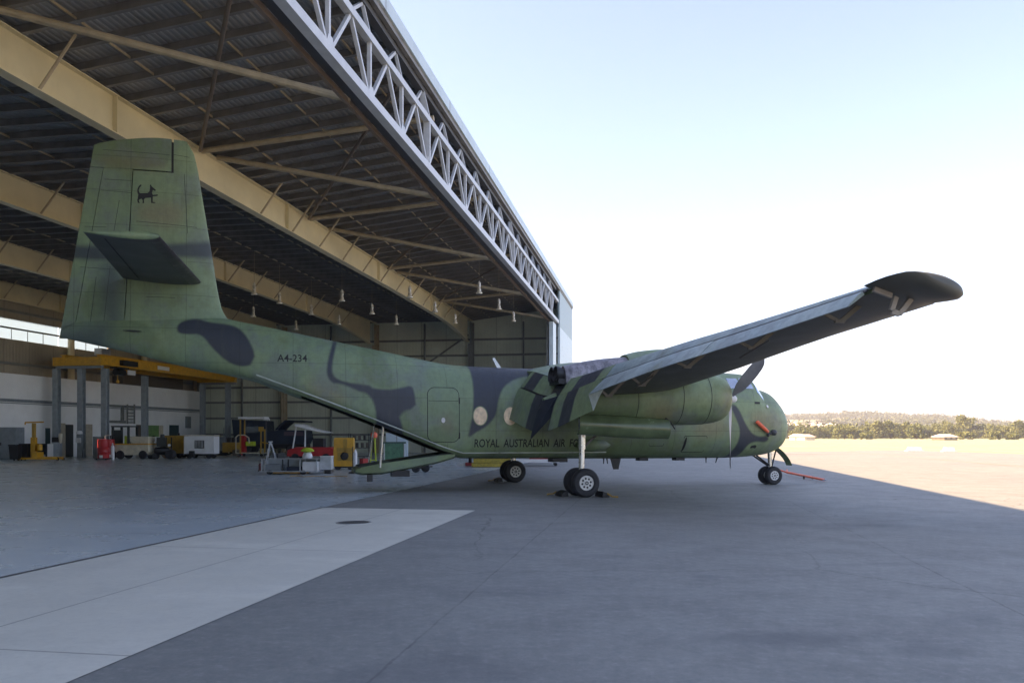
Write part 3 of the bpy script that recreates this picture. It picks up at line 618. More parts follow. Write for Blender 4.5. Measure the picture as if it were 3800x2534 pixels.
def lettering(txt, s0, s1, z0, z1):
    cu = bpy.data.curves.new('lettering', 'FONT'); cu.body = txt; cu.size = 1; cu.offset = .012; cu.resolution_u = 3
    to = bpy.data.objects.new('lettering', cu); COL.objects.link(to); dg = bpy.context.evaluated_depsgraph_get(); me = bpy.data.meshes.new_from_object(to.evaluated_get(dg))
    bpy.data.objects.remove(to); bpy.data.curves.remove(cu)
    bm = bmesh.new(); bm.from_mesh(me); vs = bm.verts
    xs = [v.co.x for v in vs]; ys = [v.co.y for v in vs]; x0, x1, y0, y1 = min(xs), max(xs), min(ys), max(ys)
    for v in vs: v.co = (s0 + (v.co.x - x0) / (x1 - x0) * (s1 - s0), 0, z0 + (v.co.y - y0) / (y1 - y0) * (z1 - z0))
    for a, b, nrm in ((s0, s1, (1, 0, 0)), (z0, z1, (0, 0, 1))):
        c = a + .04
        while c < b:
            bmesh.ops.bisect_plane(bm, geom=bm.verts[:] + bm.edges[:] + bm.faces[:], plane_co=(c * nrm[0], 0, c * nrm[2]), plane_no=nrm, dist=1e-5); c += .04
    bm.to_mesh(me); bm.free(); me.materials.clear(); me.materials.append(M['letter']); o = bpy.data.objects.new('lettering', me); COL.objects.link(o); o.parent = fus; on_skin(o, .005); return o
lettering('A4-234', -7.85, -7.05, 3.66, 3.865)['label'] = 'black serial reading A4-234'
lettering('ROYAL  AUSTRALIAN  AIR  FORCE', -2.38, 1.25, 1.285, 1.525)['label'] = 'black lettering reading ROYAL AUSTRALIAN AIR FORCE'
# cockpit windows
def cab(name, s0, s1, z0, z1, sh=0.):
    for sg in (-1, 1):
        poly = [(s0, z0), (s1, z0), (s1 - sh, z1), (s0, z1)]; mb = MB(); n = 5
        g = [[(s0 + (s1 - sh * v - s0) * u, sg * (half(s0 + (s1 - sh * v - s0) * u, z0 + (z1 - z0) * v) + .012), z0 + (z1 - z0) * v) for u in np.linspace(0, 1, n)] for v in np.linspace(0, 1, n)]
        mb.rings(g, cap0=False, cap1=False, closed=False); mb.build(name, M['pane'], fus)
cab('cockpit_window', 5.95, 6.35, 3.12, 3.46); cab('cockpit_window', 6.42, 6.86, 3.12, 3.47, .06)
for a0, a1 in ((4, 27), (31, 56), (-27, -4), (-56, -31)):           # windscreen panes follow the shell
    g = []
    for s_ in np.linspace(6.97, 7.235, 7):
        zt, zb, wd, nl, nu, zc = sect(s_); e_ = 2 / nu; g.append([(s_ + .012, wd * math.copysign(abs(math.sin(R(a))) ** e_, a), zc + (zt - zc) * math.cos(R(a)) ** e_ + .010) for a in np.linspace(a0, a1, 7)])
    mb = MB(); mb.rings(g, cap0=False, cap1=False, closed=False); mb.build('windscreen', M['pane'], fus, 60, recalc=False)
# aerials and small things under the belly and on the back
mb = MB(); mb.prism([(-1.62, 3.95), (-1.55, 3.97), (-1.22, 3.5), (-.95, 3.42), (-1.35, 3.42)], lambda x, z: (x, -.30, z), lambda x, z: (x, -.26, z)); mb.build('blade_aerial', M['alu'], ac)
mb = MB(); mb.prism([(2.14, .95), (2.50, .95), (2.42, .57), (2.25, .57)], lambda x, z: (x, -.42, z), lambda x, z: (x, -.38, z)); mb.build('belly_aerial', M['black'], ac)
for s in (3.0, 4.25):
    mb = MB(); mb.box(s, s + .3, -.7, -.4, .84, .93); mb.build('belly_fitting', M['black'], ac)
for s, dx in ((5.75, -.06), (5.35, 0), (1.95, .03), (1.85, 0)):
    mb = MB(); mb.tube((s, -.6, .93), (s + dx, -.6, .75), .025, .012, 6); mb.build('belly_drain', M['black'], ac)
mb = MB(); mb.box(.15, .62, -.75, -.25, .82, .93); mb.build('belly_fitting', M['black'], ac)

# fin and rudder
def naca(x, t): return 5 * t * (.2969 * math.sqrt(max(x, 0)) - .126 * x - .3516 * x * x + .2843 * x**3 - .1015 * x**4)
FLE = [(4.1, -8.75), (4.75, -9.02), (4.9, -9.2), (5.22, -9.37), (6.62, -9.61), (8.0, -9.83), (9.4, -10.08), (9.78, -10.28)]
def fle(z): return interp(FLE, z)[0]
def fte(z): return -13.46 + (z - 4.24) * .161
def fthick(z): return .115 - .035 * (z - 4.2) / 5.5
def finy(s, z): L, T = fle(z), fte(z); c = L - T; return naca(min(max((L - s) / c, 0), 1), fthick(z)) * c * 1.0
def ftop(s): return interp([(-12.75, 9.38), (-12.5, 9.52), (-11.8, 9.68), (-10.9, 9.78), (-10.3, 9.77), (-10.1, 9.70)], s)[0]
def hinge(z): return -11.85 + (z - 4.2) * .048
def fgrid(sa, sb, za, zb, nu=26, nv=60, cos=False):
    """closed slab of the fin between two chord lines and two heights"""
    rings = []
    for z in [za + (zb - za) * k / nv for k in range(nv + 1)]:
        A, B = sa(z), sb(z); us = [(1 - math.cos(math.pi * .5 * u / nu)) if cos else u / nu for u in range(nu + 1)]
        xs = [A + (B - A) * u for u in us]
        def zz(x): return min(z, ftop(x)) if z > 9.3 else z
        rings.append([(x, -finy(x, z), zz(x)) for x in xs] + [(x, finy(x, z), zz(x)) for x in reversed(xs)])
    mb = MB(); mb.rings(rings); return mb
FB = C_([(-13.5, 6.76), (-12.6, 6.72), (-11.2, 6.80), (-10.63, 6.89), (-9.9, 6.98), (-9.2, 7.10), (-9.2, 6.6), (-10.2, 6.52), (-11.0, 6.55), (-12.3, 6.34), (-13.5, 6.38)], 1)
FIN = {'camo_dark': [PA], 'camo_soft': [FB], 'camo_blue': [PT, C_([(-12.5, 6.2), (-11.9, 6.3), (-11.8, 4.3), (-12.4, 4.3)])], 'camo_olive': [C_([(-12.8, 9.9), (-10.6, 9.9), (-10.7, 8.9), (-12.8, 8.8)]), C_([(-12.9, 5.6), (-12.2, 6.0), (-12.2, 4.9), (-12.9, 4.7)])], 'camo_tan': [C_([(-11.6, 7.9), (-10.3, 8.1), (-10.4, 7.3), (-11.5, 7.4)]), C_([(-12.5, 9.2), (-10.8, 9.2), (-10.9, 8.9), (-12.4, 8.9)])]}
mb = fgrid(lambda z: fle(z), lambda z: hinge(z), 4.15, 8.84, 34, 90, True)
mb2 = fgrid(lambda z: fle(z), lambda z: -10.60, 8.84, 9.80, 20, 24, True); mb.add(mb2.v, mb2.f)
fin = mb.build('fin', M['camo'], ac, 40); paint(fin, FIN)
mb = fgrid(lambda z: hinge(z) - .022, lambda z: fte(z) + .34, 4.2, 8.87, 16, 80); mb2 = fgrid(lambda z: -10.66, lambda z: fte(z), 8.875, 9.80, 22, 24); mb.add(mb2.v, mb2.f)
rud = mb.build('rudder', M['camo'], ac, 40); paint(rud, FIN)
mb = fgrid(lambda z: fte(z) + .325, lambda z: fte(z), 4.22, 8.86, 6, 80); tab = mb.build('trim_tab', M['camo'], rud, 40); paint(tab, FIN)
mb = MB(); mb.rings([[(-10.80, -finy(-10.7, z) * .8, z), (-10.45, -finy(-10.5, z) * .8, z), (-10.45, finy(-10.5, z) * .8, z), (-10.80, finy(-10.7, z) * .8, z)] for z in (8.7, 9.2, 9.70)]); mb.build('rudder_gap', seal, fin)
def fin_lines(segs, parent):
    mb = MB()
    for (a, b) in segs:
        mb = MB(); n = 12; w_ = .006
        for i in range(n):
            p = [a[0] + (b[0] - a[0]) * i / n, a[1] + (b[1] - a[1]) * i / n]; q = [a[0] + (b[0] - a[0]) * (i + 1) / n, a[1] + (b[1] - a[1]) * (i + 1) / n]
            d = Vector((b[0] - a[0], b[1] - a[1])).normalized(); nx_, nz_ = -d.y * w_, d.x * w_
            mb.add([(p[0] - nx_, -finy(p[0], p[1]) - .004, p[1] - nz_), (q[0] - nx_, -finy(q[0], q[1]) - .004, q[1] - nz_), (q[0] + nx_, -finy(q[0], q[1]) - .004, q[1] + nz_), (p[0] + nx_, -finy(p[0], p[1]) - .004, p[1] + nz_)], [(0, 1, 2, 3)])
        mb.build('panel_line', M['joint'], parent, recalc=False)
fin_lines([((-11.55, 7.45), (-10.0, 7.38)), ((-10.33, 8.84), (-10.24, 7.2)), ((-11.3, 5.4), (-10.55, 5.4)), ((-10.62, 9.35), (-10.2, 9.32))], fin)
fin_lines([((-12.4, 9.35), (-10.7, 9.33)), ((-12.35, 8.55), (-11.66, 8.55)), ((-12.45, 8.25), (-11.68, 8.22)), ((-11.98, 8.0), (-12.15, 6.9)), ((-12.85, 7.25), (-12.3, 7.25)), ((-12.2, 6.2), (-12.35, 4.7)), ((-12.95, 6.15), (-11.8, 6.1)), ((-12.55, 5.9), (-12.7, 4.6))], rud)
dog = [(1010, 735), (1020, 740), (995, 770), (985, 800), (990, 825), (1005, 835), (1090, 833), (1110, 815), (1118, 770), (1115, 740), (1125, 735), (1140, 760), (1188, 800), (1175, 812), (1150, 797), (1140, 830), (1150, 857), (1205, 852), (1210, 862), (1195, 870), (1150, 873), (1148, 938), (1180, 944), (1180, 951), (1132, 951), (1128, 888), (1060, 892), (1045, 910), (1048, 950), (1030, 951), (1032, 920), (1020, 900), (995, 905), (985, 920), (997, 950), (975, 947), (968, 915), (975, 880), (980, 850), (968, 820), (968, 790), (980, 760), (1000, 735)]
def img2fin(x, y):
    px, py = 200 + x / 3.136, 450 + y / 3.136; p = -.15; k = (px - 1900) / 3040; s = (25.42 * k + .9655 * k * p - .892 + .2605 * p) / (.9655 - .2605 * k); Y = 25.42 + .2605 * s + .9655 * p
    return s, 1.63 + (1615 - py) * Y / 3040
mb = MB(); pts = [img2fin(*p) for p in dog]; mb.prism(pts, lambda s, z: (s, -finy(s, z) - .004, z), lambda s, z: (s, -finy(s, z) - .010, z)); e = mb.build('emblem', M['letter'], fin); e['label'] = 'black stencilled dog emblem'
mb = MB(); mb.prism(C_([(-11.95, 4.46), (-11.6, 4.475), (-11.3, 4.43), (-11.6, 4.42)], 1), lambda s, z: (s, -half(s, z) - .0 - finy(s, z) * .3, z), lambda s, z: (s, -half(s, z) - .05, z)); mb.build('crease_patch', M['black'], ac)  # small black crease-shaped patch low on the tail side

# tailplane
for sg in (-1, 1):
    rings = []; brings = []
    for q in np.linspace(.05, 5.40, 12):
        f = (q - .2) / 5.2; L, T = -9.90 - .30 * f, -11.87 + .19 * f; c = L - T; z0 = 5.88; t = .115
        xs = [(1 - math.cos(math.pi * u / 14)) / 2 for u in range(15)]
        rings.append([(L - x * c, sg * q, z0 + naca(x, t) * c) for x in xs] + [(L - x * c, sg * q, z0 - naca(x, t) * c) for x in reversed(xs[1:-1])])
        xb = [.14, .08, .04, .015, 0, .015, .04, .08, .14]; brings.append([(L + .008 - x * c, sg * q, z0 + (1 if i < 4 else -1) * (naca(x, t) * c + .006)) for i, x in enumerate(xb)])
    mb = MB(); mb.rings(rings); tp = mb.build('tailplane', [M['camo_plain'], M['under']], ac, 40)
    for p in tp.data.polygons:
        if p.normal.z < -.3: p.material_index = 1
    mb = MB(); mb.rings(brings, closed=False, cap0=False, cap1=False); mb.build('deicer_boot', M['boot'], tp, 60)
    mb = MB()
    for q in np.linspace(5.40, 5.47, 4):
        r_ = math.sqrt(max(0, 1 - ((q - 5.40) / .075) ** 2))
        pass
    r0 = rings[-1]; mb.rings([r0, [(x, y + sg * .05, 5.88 + (z - 5.88) * .85) for x, y, z in r0], [(x, y + sg * .075, 5.88 + (z - 5.88) * .4) for x, y, z in r0]]); mb.build('tip_cap', M['camo_plain'], tp, 60)
    mb = MB(); mb.add([(-11.42, sg * .5, 5.81), (-11.39, sg * .5, 5.81), (-11.30, sg * 5.2, 5.82), (-11.33, sg * 5.2, 5.82)], [(0, 1, 2, 3)]); mb.build('elevator_gap', seal, tp, recalc=False)

# wing
WT = [  # |y|, leading edge x, z, hinge x, z, thickness
    (0.0, 3.05, 3.50, -1.02, 3.12, .17), (1.2, 3.05, 3.44, -1.0, 3.03, .17), (3.53, 3.05, 3.24, -.75, 2.66, .17), (6.03, 3.05, 3.37, -.28, 2.98, .16), (8.7, 2.95, 3.57, .23, 3.33, .15), (10.57, 2.80, 3.68, .58, 3.53, .14), (13.55, 2.38, 3.76, 1.13, 3.88, .13)]
def wing_at(q): return interp(WT, q)
def wsec(q, sg, xcut=.72, n=14):
    ls, lz, hs, hz, t = wing_at(q); c = (ls - hs) / .80; ex = Vector((hs - ls, 0, hz + interp([(0, .10), (3.53, .10), (8.7, .03), (13.6, .02)], q)[0] - lz)) / .80; up = Vector((-ex.z, 0, ex.x)).normalized()
    if up.z < 0: up = -up
    xs = [xcut * (1 - math.cos(math.pi * .5 * u / n)) for u in range(n + 1)]
    def cam(x): return (.026 if q < 4 else .018) * c * 4 * x * (1 - x)
    def P(x, e): return Vector((ls, sg * q, lz)) + ex * x + up * (cam(x) + e * naca(x, t) * c)
    return [P(x, 1) for x in xs] + [P(x, -1) for x in reversed(xs[1:])]
for sg in (-1, 1):
    mb = MB(); qs = [0.0, 1.2, 2, 2.8, 3.53, 4.2, 5, 6.03, 7, 8, 8.7, 9.6, 10.57, 11.5, 12.5, 13.55]
    mb.rings([wsec(q, sg) for q in qs]); wg = mb.build('wing', [M['camo_plain'], M['under']], ac, 35)
    paint(wg, {'camo_dark': [C_([(1.0, -9), (9, -9), (9, -6), (-2, -7)])]}, (0, 1))
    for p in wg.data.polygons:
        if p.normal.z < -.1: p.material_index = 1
    rings = []                                                    # rounded tip
    for q, L, T, zl, zt, th in ((13.552, 2.38, 1.02, 3.77, 3.93, .15), (13.9, 2.35, .97, 3.75, 3.95, .165), (14.1, 2.32, .99, 3.745, 3.97, .185), (14.22, 2.25, 1.06, 3.755, 3.99, .21), (14.30, 2.16, 1.16, 3.775, 4.01, .235), (14.35, 2.05, 1.27, 3.795, 4.01, .25), (14.38, 1.92, 1.42, 3.82, 3.98, .18)):
        c = L - T; xs = [(1 - math.cos(math.pi * u / 16)) / 2 for u in range(17)]
        rings.append([(L - x * c, sg * q, zl + (zt - zl) * x + naca(x, th) * c) for x in xs] + [(L - x * c, sg * q, zl + (zt - zl) * x - naca(x, th) * c) for x in reversed(xs[1:-1])])
    mb = MB(); mb.rings(rings); mb.build('wing_tip', M['under'], wg, 50)
    def band(name, qa, qb, f0, f1, th, material, n=24, dark=None, par=None):
        """slab swept along the span; f0/f1 give its fore and aft edge (x, z) at |y|"""
        mb = MB(); rings = []
        for q in np.linspace(qa, qb, n):
            a, b = f0(q), f1(q); A, B = Vector((a[0], sg * q, a[1])), Vector((b[0], sg * q, b[1])); d = (B - A).normalized(); up = Vector((-d.z, 0, d.x)); up = up if up.z > 0 else -up
            rings.append([A + up * th * .5, A + (B - A) * .3 + up * th * .62, A + (B - A) * .7 + up * th * .3, B + up * .006, B - up * .006, A + (B - A) * .6 - up * th * .3, A - up * th * .5])
        mb.rings(rings); o = mb.build(name, material, par or wg, 40)
        if dark is not None:
            me = o.data; v = [max([min(abs(x.co.y) - a_, b_ - abs(x.co.y)) for a_, b_ in dark]) for x in me.vertices]; me.attributes.new('camo_dark', 'FLOAT', 'POINT').data.foreach_set('value', v)
        return o
    def shroud0(q): v = wsec(q, sg)[14]; return v.x - .004, v.z - .024
    def shroud1(q): _, _, hs, hz, _t = wing_at(q); return hs + .015, hz + .022
    def flap0(q): _, _, hs, hz, _t = wing_at(q); return hs - .01, hz - .03
    def flap1(q):
        _, _, hs, hz, _t = wing_at(q)
        if q < 6.1: ch, dl = interp([(0, .95), (3.53, .98), (6.1, .80)], q)[0], R(68)
        else: ch, dl = interp([(6.1, .64), (9, .48), (13.5, .36)], q)[0], R(38)
        return hs - ch * math.cos(dl), hz - .03 - ch * math.sin(dl)
    band('hinge_gap', 1.26, 13.5, lambda q: (wing_at(q)[2] + .03, wing_at(q)[3] + .012), lambda q: (wing_at(q)[2] - .012, wing_at(q)[3] - .025), .03, M['black'], 60)
    stripes = [(1.2, 1.55), (2.62, 3.12), (3.7, 4.12), (4.62, 5.12)]
    sh_dark = [(1.5, 2.2), (3.3, 3.9), (4.5, 5.6)]
    band('fore_flap', 1.25, 6.05, shroud0, shroud1, .05, M['camo_plain'], 150, sh_dark); band('fore_flap', 6.07, 13.5, shroud0, shroud1, .05, M['camo_light'], 40)
    band('inner_flap', 1.32, 3.10, flap0, flap1, .13, M['camo_plain'], 70, [(2.6, 3.2)]); band('inner_flap', 3.97, 6.02, flap0, flap1, .13, M['camo_plain'], 80, [(3.9, 4.02), (4.5, 5.05)])
    band('outer_flap', 6.08, 10.0, flap0, flap1, .07, M['camo_light'], 30); band('aileron', 10.03, 13.45, flap0, flap1, .06, M['camo_light'], 30)
    band('leading_edge_boot', 5.2, 13.5, lambda q: tuple(wsec(q, sg)[2].xz + Vector((.01, .012))), lambda q: tuple(wsec(q, sg)[-2].xz + Vector((.012, -.01))), .03, M['boot'], 16)
    for q in (6.1, 7.45, 9.02, 10.9, 12.9):                       # flap hinge brackets
        _, _, hs, hz, _t = wing_at(q); lo = hz - (.42 if q < 8 else .33); bx = MB()
        for dx in (-.02,):
            bx.bar((hs + .50, sg * q, hz - .02), (hs + .10, sg * q, lo), .03, .075); bx.bar((hs - .22, sg * q, hz - .22), (hs + .05, sg * q, lo), .03, .06); bx.bar((hs + .16, sg * q, lo), (hs - .02, sg * q, lo), .045, .06)
        bx.build('flap_bracket', M['bracket'], wg)
    bx = MB()
    for a, b in (((1.50, 3.76), (1.42, 3.54)), ((1.78, 3.74), (1.56, 3.50)), ((1.42, 3.53), (1.56, 3.50)), ((1.1, 3.86), (1.42, 3.77))): bx.bar((a[0], sg * 13.68, a[1]), (b[0], sg * 13.68, b[1]), .05, .08)
    bx.build('mass_balance', mat('bare_metal_bracket', (.24, .225, .20), .5), wg)
    for q in (7.2, 10.6):
        mb = MB(); _, _, hs, hz, _t = wing_at(q); mb.tube((hs + .05, sg * q, hz - .45), (hs + .1, sg * (q + .9), hz - .22), .015, n=6); mb.build('control_rod', M['bracket'], wg)
    mb = MB(); mb.bar((1.1, sg * 8.2, 3.38), (1.05, sg * 8.3, 3.72), .04, .05); mb.build('fence_stay', M['boot'], wg)

# engine nacelles
for sg in (-1, 1):
    yc = sg * 3.53
    NT = [(-1.02, 2.52, .12, .10), (-.7, 2.50, .30, .26), (0, 2.50, .46, .42), (1.0, 2.55, .58, .56), (1.9, 2.60, .66, .66), (2.7, 2.65, .74, .74), (3.3, 2.66, .74, .74), (3.8, 2.66, .70, .70), (4.1, 2.66, .63, .63), (4.25, 2.66, .56, .56), (4.30, 2.66, .50, .50)]
    rings = []
    for s in np.concatenate([np.linspace(-1.02, 3.3, 30), np.linspace(3.42, 4.30, 20)]):
        zc, ry, rz = interp(NT, s); rings.append([(s, yc + ry * math.sin(2 * math.pi * k / 48), zc + rz * math.cos(2 * math.pi * k / 48)) for k in range(48)])
    rings += [[(4.22, yc + .45 * math.sin(2 * math.pi * k / 48), 2.66 + .45 * math.cos(2 * math.pi * k / 48)) for k in range(48)], [(3.9, yc + .44 * math.sin(2 * math.pi * k / 48), 2.66 + .44 * math.cos(2 * math.pi * k / 48)) for k in range(48)]]
    mb = MB(); mb.rings(rings); nc = mb.build('engine_nacelle', M['camo_plain'], ac, 50)
    paint(nc, {'camo_tan': [C_([(1.6, 2.3), (2.2, 2.6), (2.7, 2.2), (2.2, 1.9)]), C_([(3.9, 2.9), (4.3, 3.0), (4.3, 2.3), (3.9, 2.2)])], 'camo_olive': [C_([(2.3, 2.1), (4.2, 2.2), (3.8, 1.7), (2.3, 1.7)]), C_([(-1.2, 3), (1.6, 3.2), (1.5, 1.8), (-1.2, 2)])]})  # rear olive patch: shadow on the nacelle side put into its green
    for s in (1.45, 2.72, 3.55):
        zc, ry, rz = interp(NT, s); mb = MB(); rr = [[(s + d, yc + (ry + .006) * math.sin(2 * math.pi * k / 48), zc + (rz + .006) * math.cos(2 * math.pi * k / 48)) for k in range(48)] for d in (-.009, .009)]; mb.rings(rr, cap0=False, cap1=False); mb.build('cowl_joint', seal, nc)
    # exhaust fairing over the wing and the hump ahead of it
    def hump(name, tab, material, n=18, lobes=False):
        rings = []
        for s in np.linspace(tab[0][0], tab[-1][0], 18):
            zt, zb, wd = interp(tab, s); r = []
            for k in range(25):
                a = math.pi * k / 24; yy = wd * math.cos(a); h = math.sin(a) ** .7
                if lobes: h *= 1 - .16 * math.exp(-(yy / (wd * .22)) ** 2)
                r.append((s, yc + yy, zb + (zt - zb) * h))
            rings.append(r)
        mb = MB(); mb.rings(rings); return mb.build(name, material, nc, 50)
    hump('exhaust_fairing', [(-.52, 3.50, 3.0, .42), (.2, 3.66, 3.1, .46), (.8, 3.74, 3.2, .5), (1.25, 3.78, 3.2, .5)], M['exhaust'], lobes=True)
    hump('cowl_hump', [(1.26, 3.82, 3.2, .55), (1.7, 3.93, 3.2, .6), (2.4, 4.0, 3.2, .62), (3.0, 3.92, 3.1, .62), (3.6, 3.55, 3.0, .5), (3.9, 3.2, 2.9, .35)], M['camo_plain'])
    mb = MB()
    for e in (-.19, .19):
        mb.lathe([(.19, -.0), (.21, .14), (.20, .14), (.17, .0), (.15, -.12)], (-.62, yc + e, 3.24), (-.97, 0, .12), 18)
    mb.box(-.72, -.5, yc - .40, yc + .40, 2.98, 3.12); mb.build('exhaust_outlet', M['black'], nc, 40)
    # pointed tail fairing that droops with the flap
    rr = []
    for f in np.linspace(0, 1, 12):
        wd = .42 * (1 - f ** 1.5) + .012; cx, cz = -.74 - .62 * f, 2.66 - 1.12 * f; dp = .34 * (1 - f ** 1.6) + .012; ex = Vector((-.92, 0, -.32))
        rr.append([Vector((cx, yc + y_, cz)) + ex * d_ for y_, d_ in ((-wd, -dp), (-wd, dp * .2), (-wd * .45, dp * .75), (0, dp * .95), (wd * .45, dp * .75), (wd, dp * .2), (wd, -dp))])
    mb = MB(); mb.rings(rr); mb.build('tail_fairing', mat('blue_black_paint', (.016, .022, .034), .35), nc, 30)
    # propeller
    mb = MB(); mb.lathe([(.0, .20), (.06, .19), (.10, .14), (.115, .05), (.115, -.25)], (4.52, yc, 2.66), (1, 0, 0), 20); pr = mb.build('propeller_hub', M['hub'], ac, 40)
    for a in (180, 60, -60):
        if sg == 1: a = {180: 150, 60: 30, -60: -90}[a]
        rot = Matrix.Rotation(R(a) * -1, 3, 'X'); rings = []
        for f, ch, tw, th in ((.08, .07, 60, .07), (.16, .14, 52, .065), (.3, .27, 40, .05), (.5, .33, 30, .036), (.7, .335, 24, .026), (.86, .30, 20, .02), (.95, .22, 18, .015), (1.0, .07, 17, .008)):
            r = f * 1.98; T_ = R(tw + 4); cx, cy = math.sin(T_), math.cos(T_)
            rings.append([Vector((4.52, yc, 2.66)) + rot @ Vector((u * ch / 2 * cx + v_ * th * cy, sg * u * ch / 2 * cy - sg * v_ * th * cx, r)) for u, v_ in ((-1, 0), (-.4, .45), (.4, .5), (1, 0), (.4, -.3), (-.4, -.3))])
        mb = MB(); mb.rings(rings); mb.build('propeller_blade', M['bladegrey'], pr, 60)
    # undercarriage
    mb = MB(); mb.tube((.07, yc, 2.3), (.07, yc, 1.28), .10, n=18); mb.tube((.07, yc, 1.28), (.05, yc, .42), .078, n=18); mb.lathe([(.10, 0), (.10, .05)], (.07, yc, 1.26), (0, 0, 1), 18); mb.tube((.05, yc - .42, .385), (.05, yc + .42, .385), .06, n=12); gs = mb.build('main_gear_strut', M['chrome'], ac, 40)
    mb = MB(); mb.bar((.10, yc + .05, 1.28), (.95, yc + .05, 2.05), .05, .06); mb.build('drag_brace', M['bracket'], gs)
    def wheel(x, y, r, wd, out, parent=ac):
        mb = MB(); h = wd / 2; k = r / .38
        mb.lathe([(r * .52, -h * .75), (r * .62, -h * .98), (r * .86, -h * .95), (r * .96, -h * .68), (r, -h * .3), (r, h * .3), (r * .96, h * .68), (r * .86, h * .95), (r * .62, h * .98), (r * .52, h * .75)], (0, 0, 0), (0, 1, 0), 40); o = mb.build('wheel', M['tyre'], parent, 40); o.location = (x, y, r - .012)
        mb = MB(); mb.lathe([(r * .525, -h * .7), (r * .525, h * .7)], (0, 0, 0), (0, 1, 0), 28)
        for e in (-1, 1):
            mb.lathe([(r * .53, e * h * .70), (r * .50, e * h * .86), (r * .46, e * h * .86), (r * .43, e * h * .78), (r * .20, e * h * .78), (r * .18, e * h * .95), (r * .10, e * h * .98), (.001, e * h * 1.02)], (0, 0, 0), (0, 1, 0), 28)
        mb.build('rim', M['hub'], o, 30); mb = MB()
        for q in range(8):
            a = q * math.pi / 4 + .2
            for e in (-1, 1): mb.lathe([(.030 * k, e * h * .70), (.030 * k, e * h * .80)], (r * .31 * math.cos(a), 0, r * .31 * math.sin(a)), (0, 1, 0), 8)
        mb.build('rim_hole', M['black'], o)
        mb = MB()
        for e in (-1, 1): mb.lathe([(r * .09, e * h * .96), (r * .135, e * h * .99), (r * .135, e * h * 1.0), (r * .05, e * h * 1.0)], (0, 0, 0), (0, 1, 0), 16)
        mb.build('hub_cap', M['darksteel'], o); return o
    wheel(.05, yc - .31, .385, .27, -1); wheel(.05, yc + .31, .385, .27, 1)
    # curved undercarriage door hanging under the nacelle
    rr = []
    for s, zc, r in ((-.20, 1.92, .27), (.3, 1.90, .285), (1.0, 1.86, .29), (1.8, 1.82, .29), (2.38, 1.80, .27)):
        y0 = yc + sg * .42
        rr.append([(s, y0 + sg * r * .75 * math.sin(a), zc + r * math.cos(a)) for a in np.linspace(-.25, math.pi + .25, 16)] + [(s, y0 + sg * (r * .75 - .03) * math.sin(a), zc + (r - .03) * math.cos(a)) for a in np.linspace(math.pi + .25, -.25, 16)])
    mb = MB(); mb.rings(rr); gd = mb.build('undercarriage_door', M['camo_plain'], nc, 50)
    gd.data.materials[0] = M['gloss']  if 'gloss' in M else M['camo_plain']
    mb = MB(); mb.bar((2.30, yc + sg * .45, 2.1), (2.42, yc + sg * .5, 2.0), .05); mb.bar((2.40, yc + sg * .55, 2.0), (2.5, yc + sg * .62, 1.80), .05, .03); mb.build('door_link', M['black'], gd)
# nose undercarriage
mb = MB(); mb.tube((8.02, 0, 1.3), (8.05, 0, .62), .065, n=14); mb.tube((8.05, 0, .62), (8.05, 0, .30), .045, n=14); mb.tube((8.05, -.3, .305), (8.05, .3, .305), .04, n=12); ng = mb.build('nose_gear_strut', M['chrome'], ac, 40)
mb = MB(); mb.tube((7.45, -.12, .98), (8.0, -.06, .62), .03, n=8); mb.tube((7.45, .12, .98), (8.0, .06, .62), .03, n=8); mb.tube((8.28, 0, 1.15), (8.10, 0, .5), .025, n=8); mb.build('drag_brace', M['black'], ng)
wheel(8.05, -.20, .305, .21, -1); wheel(8.05, .20, .305, .21, 1)
rr = []
for f in np.linspace(0, 1, 10):
    a = R(20 + 55 * f); x, z = 8.26 + .55 * math.sin(f * 1.25), 1.20 - .58 * f ** 1.15; wd = .22 - .05 * f; rr.append([(x, -wd, z), (x + .035, -wd * .5, z + .02), (x + .045, 0, z + .025), (x + .035, wd * .5, z + .02), (x, wd, z), (x - .03, wd * .5, z - .005), (x - .02, 0, z), (x - .03, -wd * .5, z - .005)])
mb = MB(); mb.rings(rr); mb.build('nose_gear_door', M['camo_plain'], ac, 50)
yp = -half(7.0, 1.9)
mb = MB(); mb.lathe([(.035, 0), (.06, .03), (.058, .5), (.05, .62)], (6.76, yp - .16, 2.07), (.80, .25, -.52), 12); o = mb.build('probe_cover', M['orange'], ac, 40); o['label'] = 'orange protective cover over a probe'
mb = MB(); mb.lathe([(.02, -.1), (.085, -.06), (.10, 0), (.085, .06), (.02, .1)], (7.52, -half(7.45, 1.7) - .06, 1.72), (.8, -.5, 0), 14); mb.lathe([(.02, -.06), (.06, 0), (.02, .06)], (7.3, -half(7.3, 1.66) - .06, 1.64), (0, 1, 0), 12); mb.tube((7.3, -half(7.3, 1.66), 1.66), (7.55, -half(7.45, 1.7) - .1, 1.72), .03, n=8); mb.build('air_probe', M['darksteel'], ac, 50)
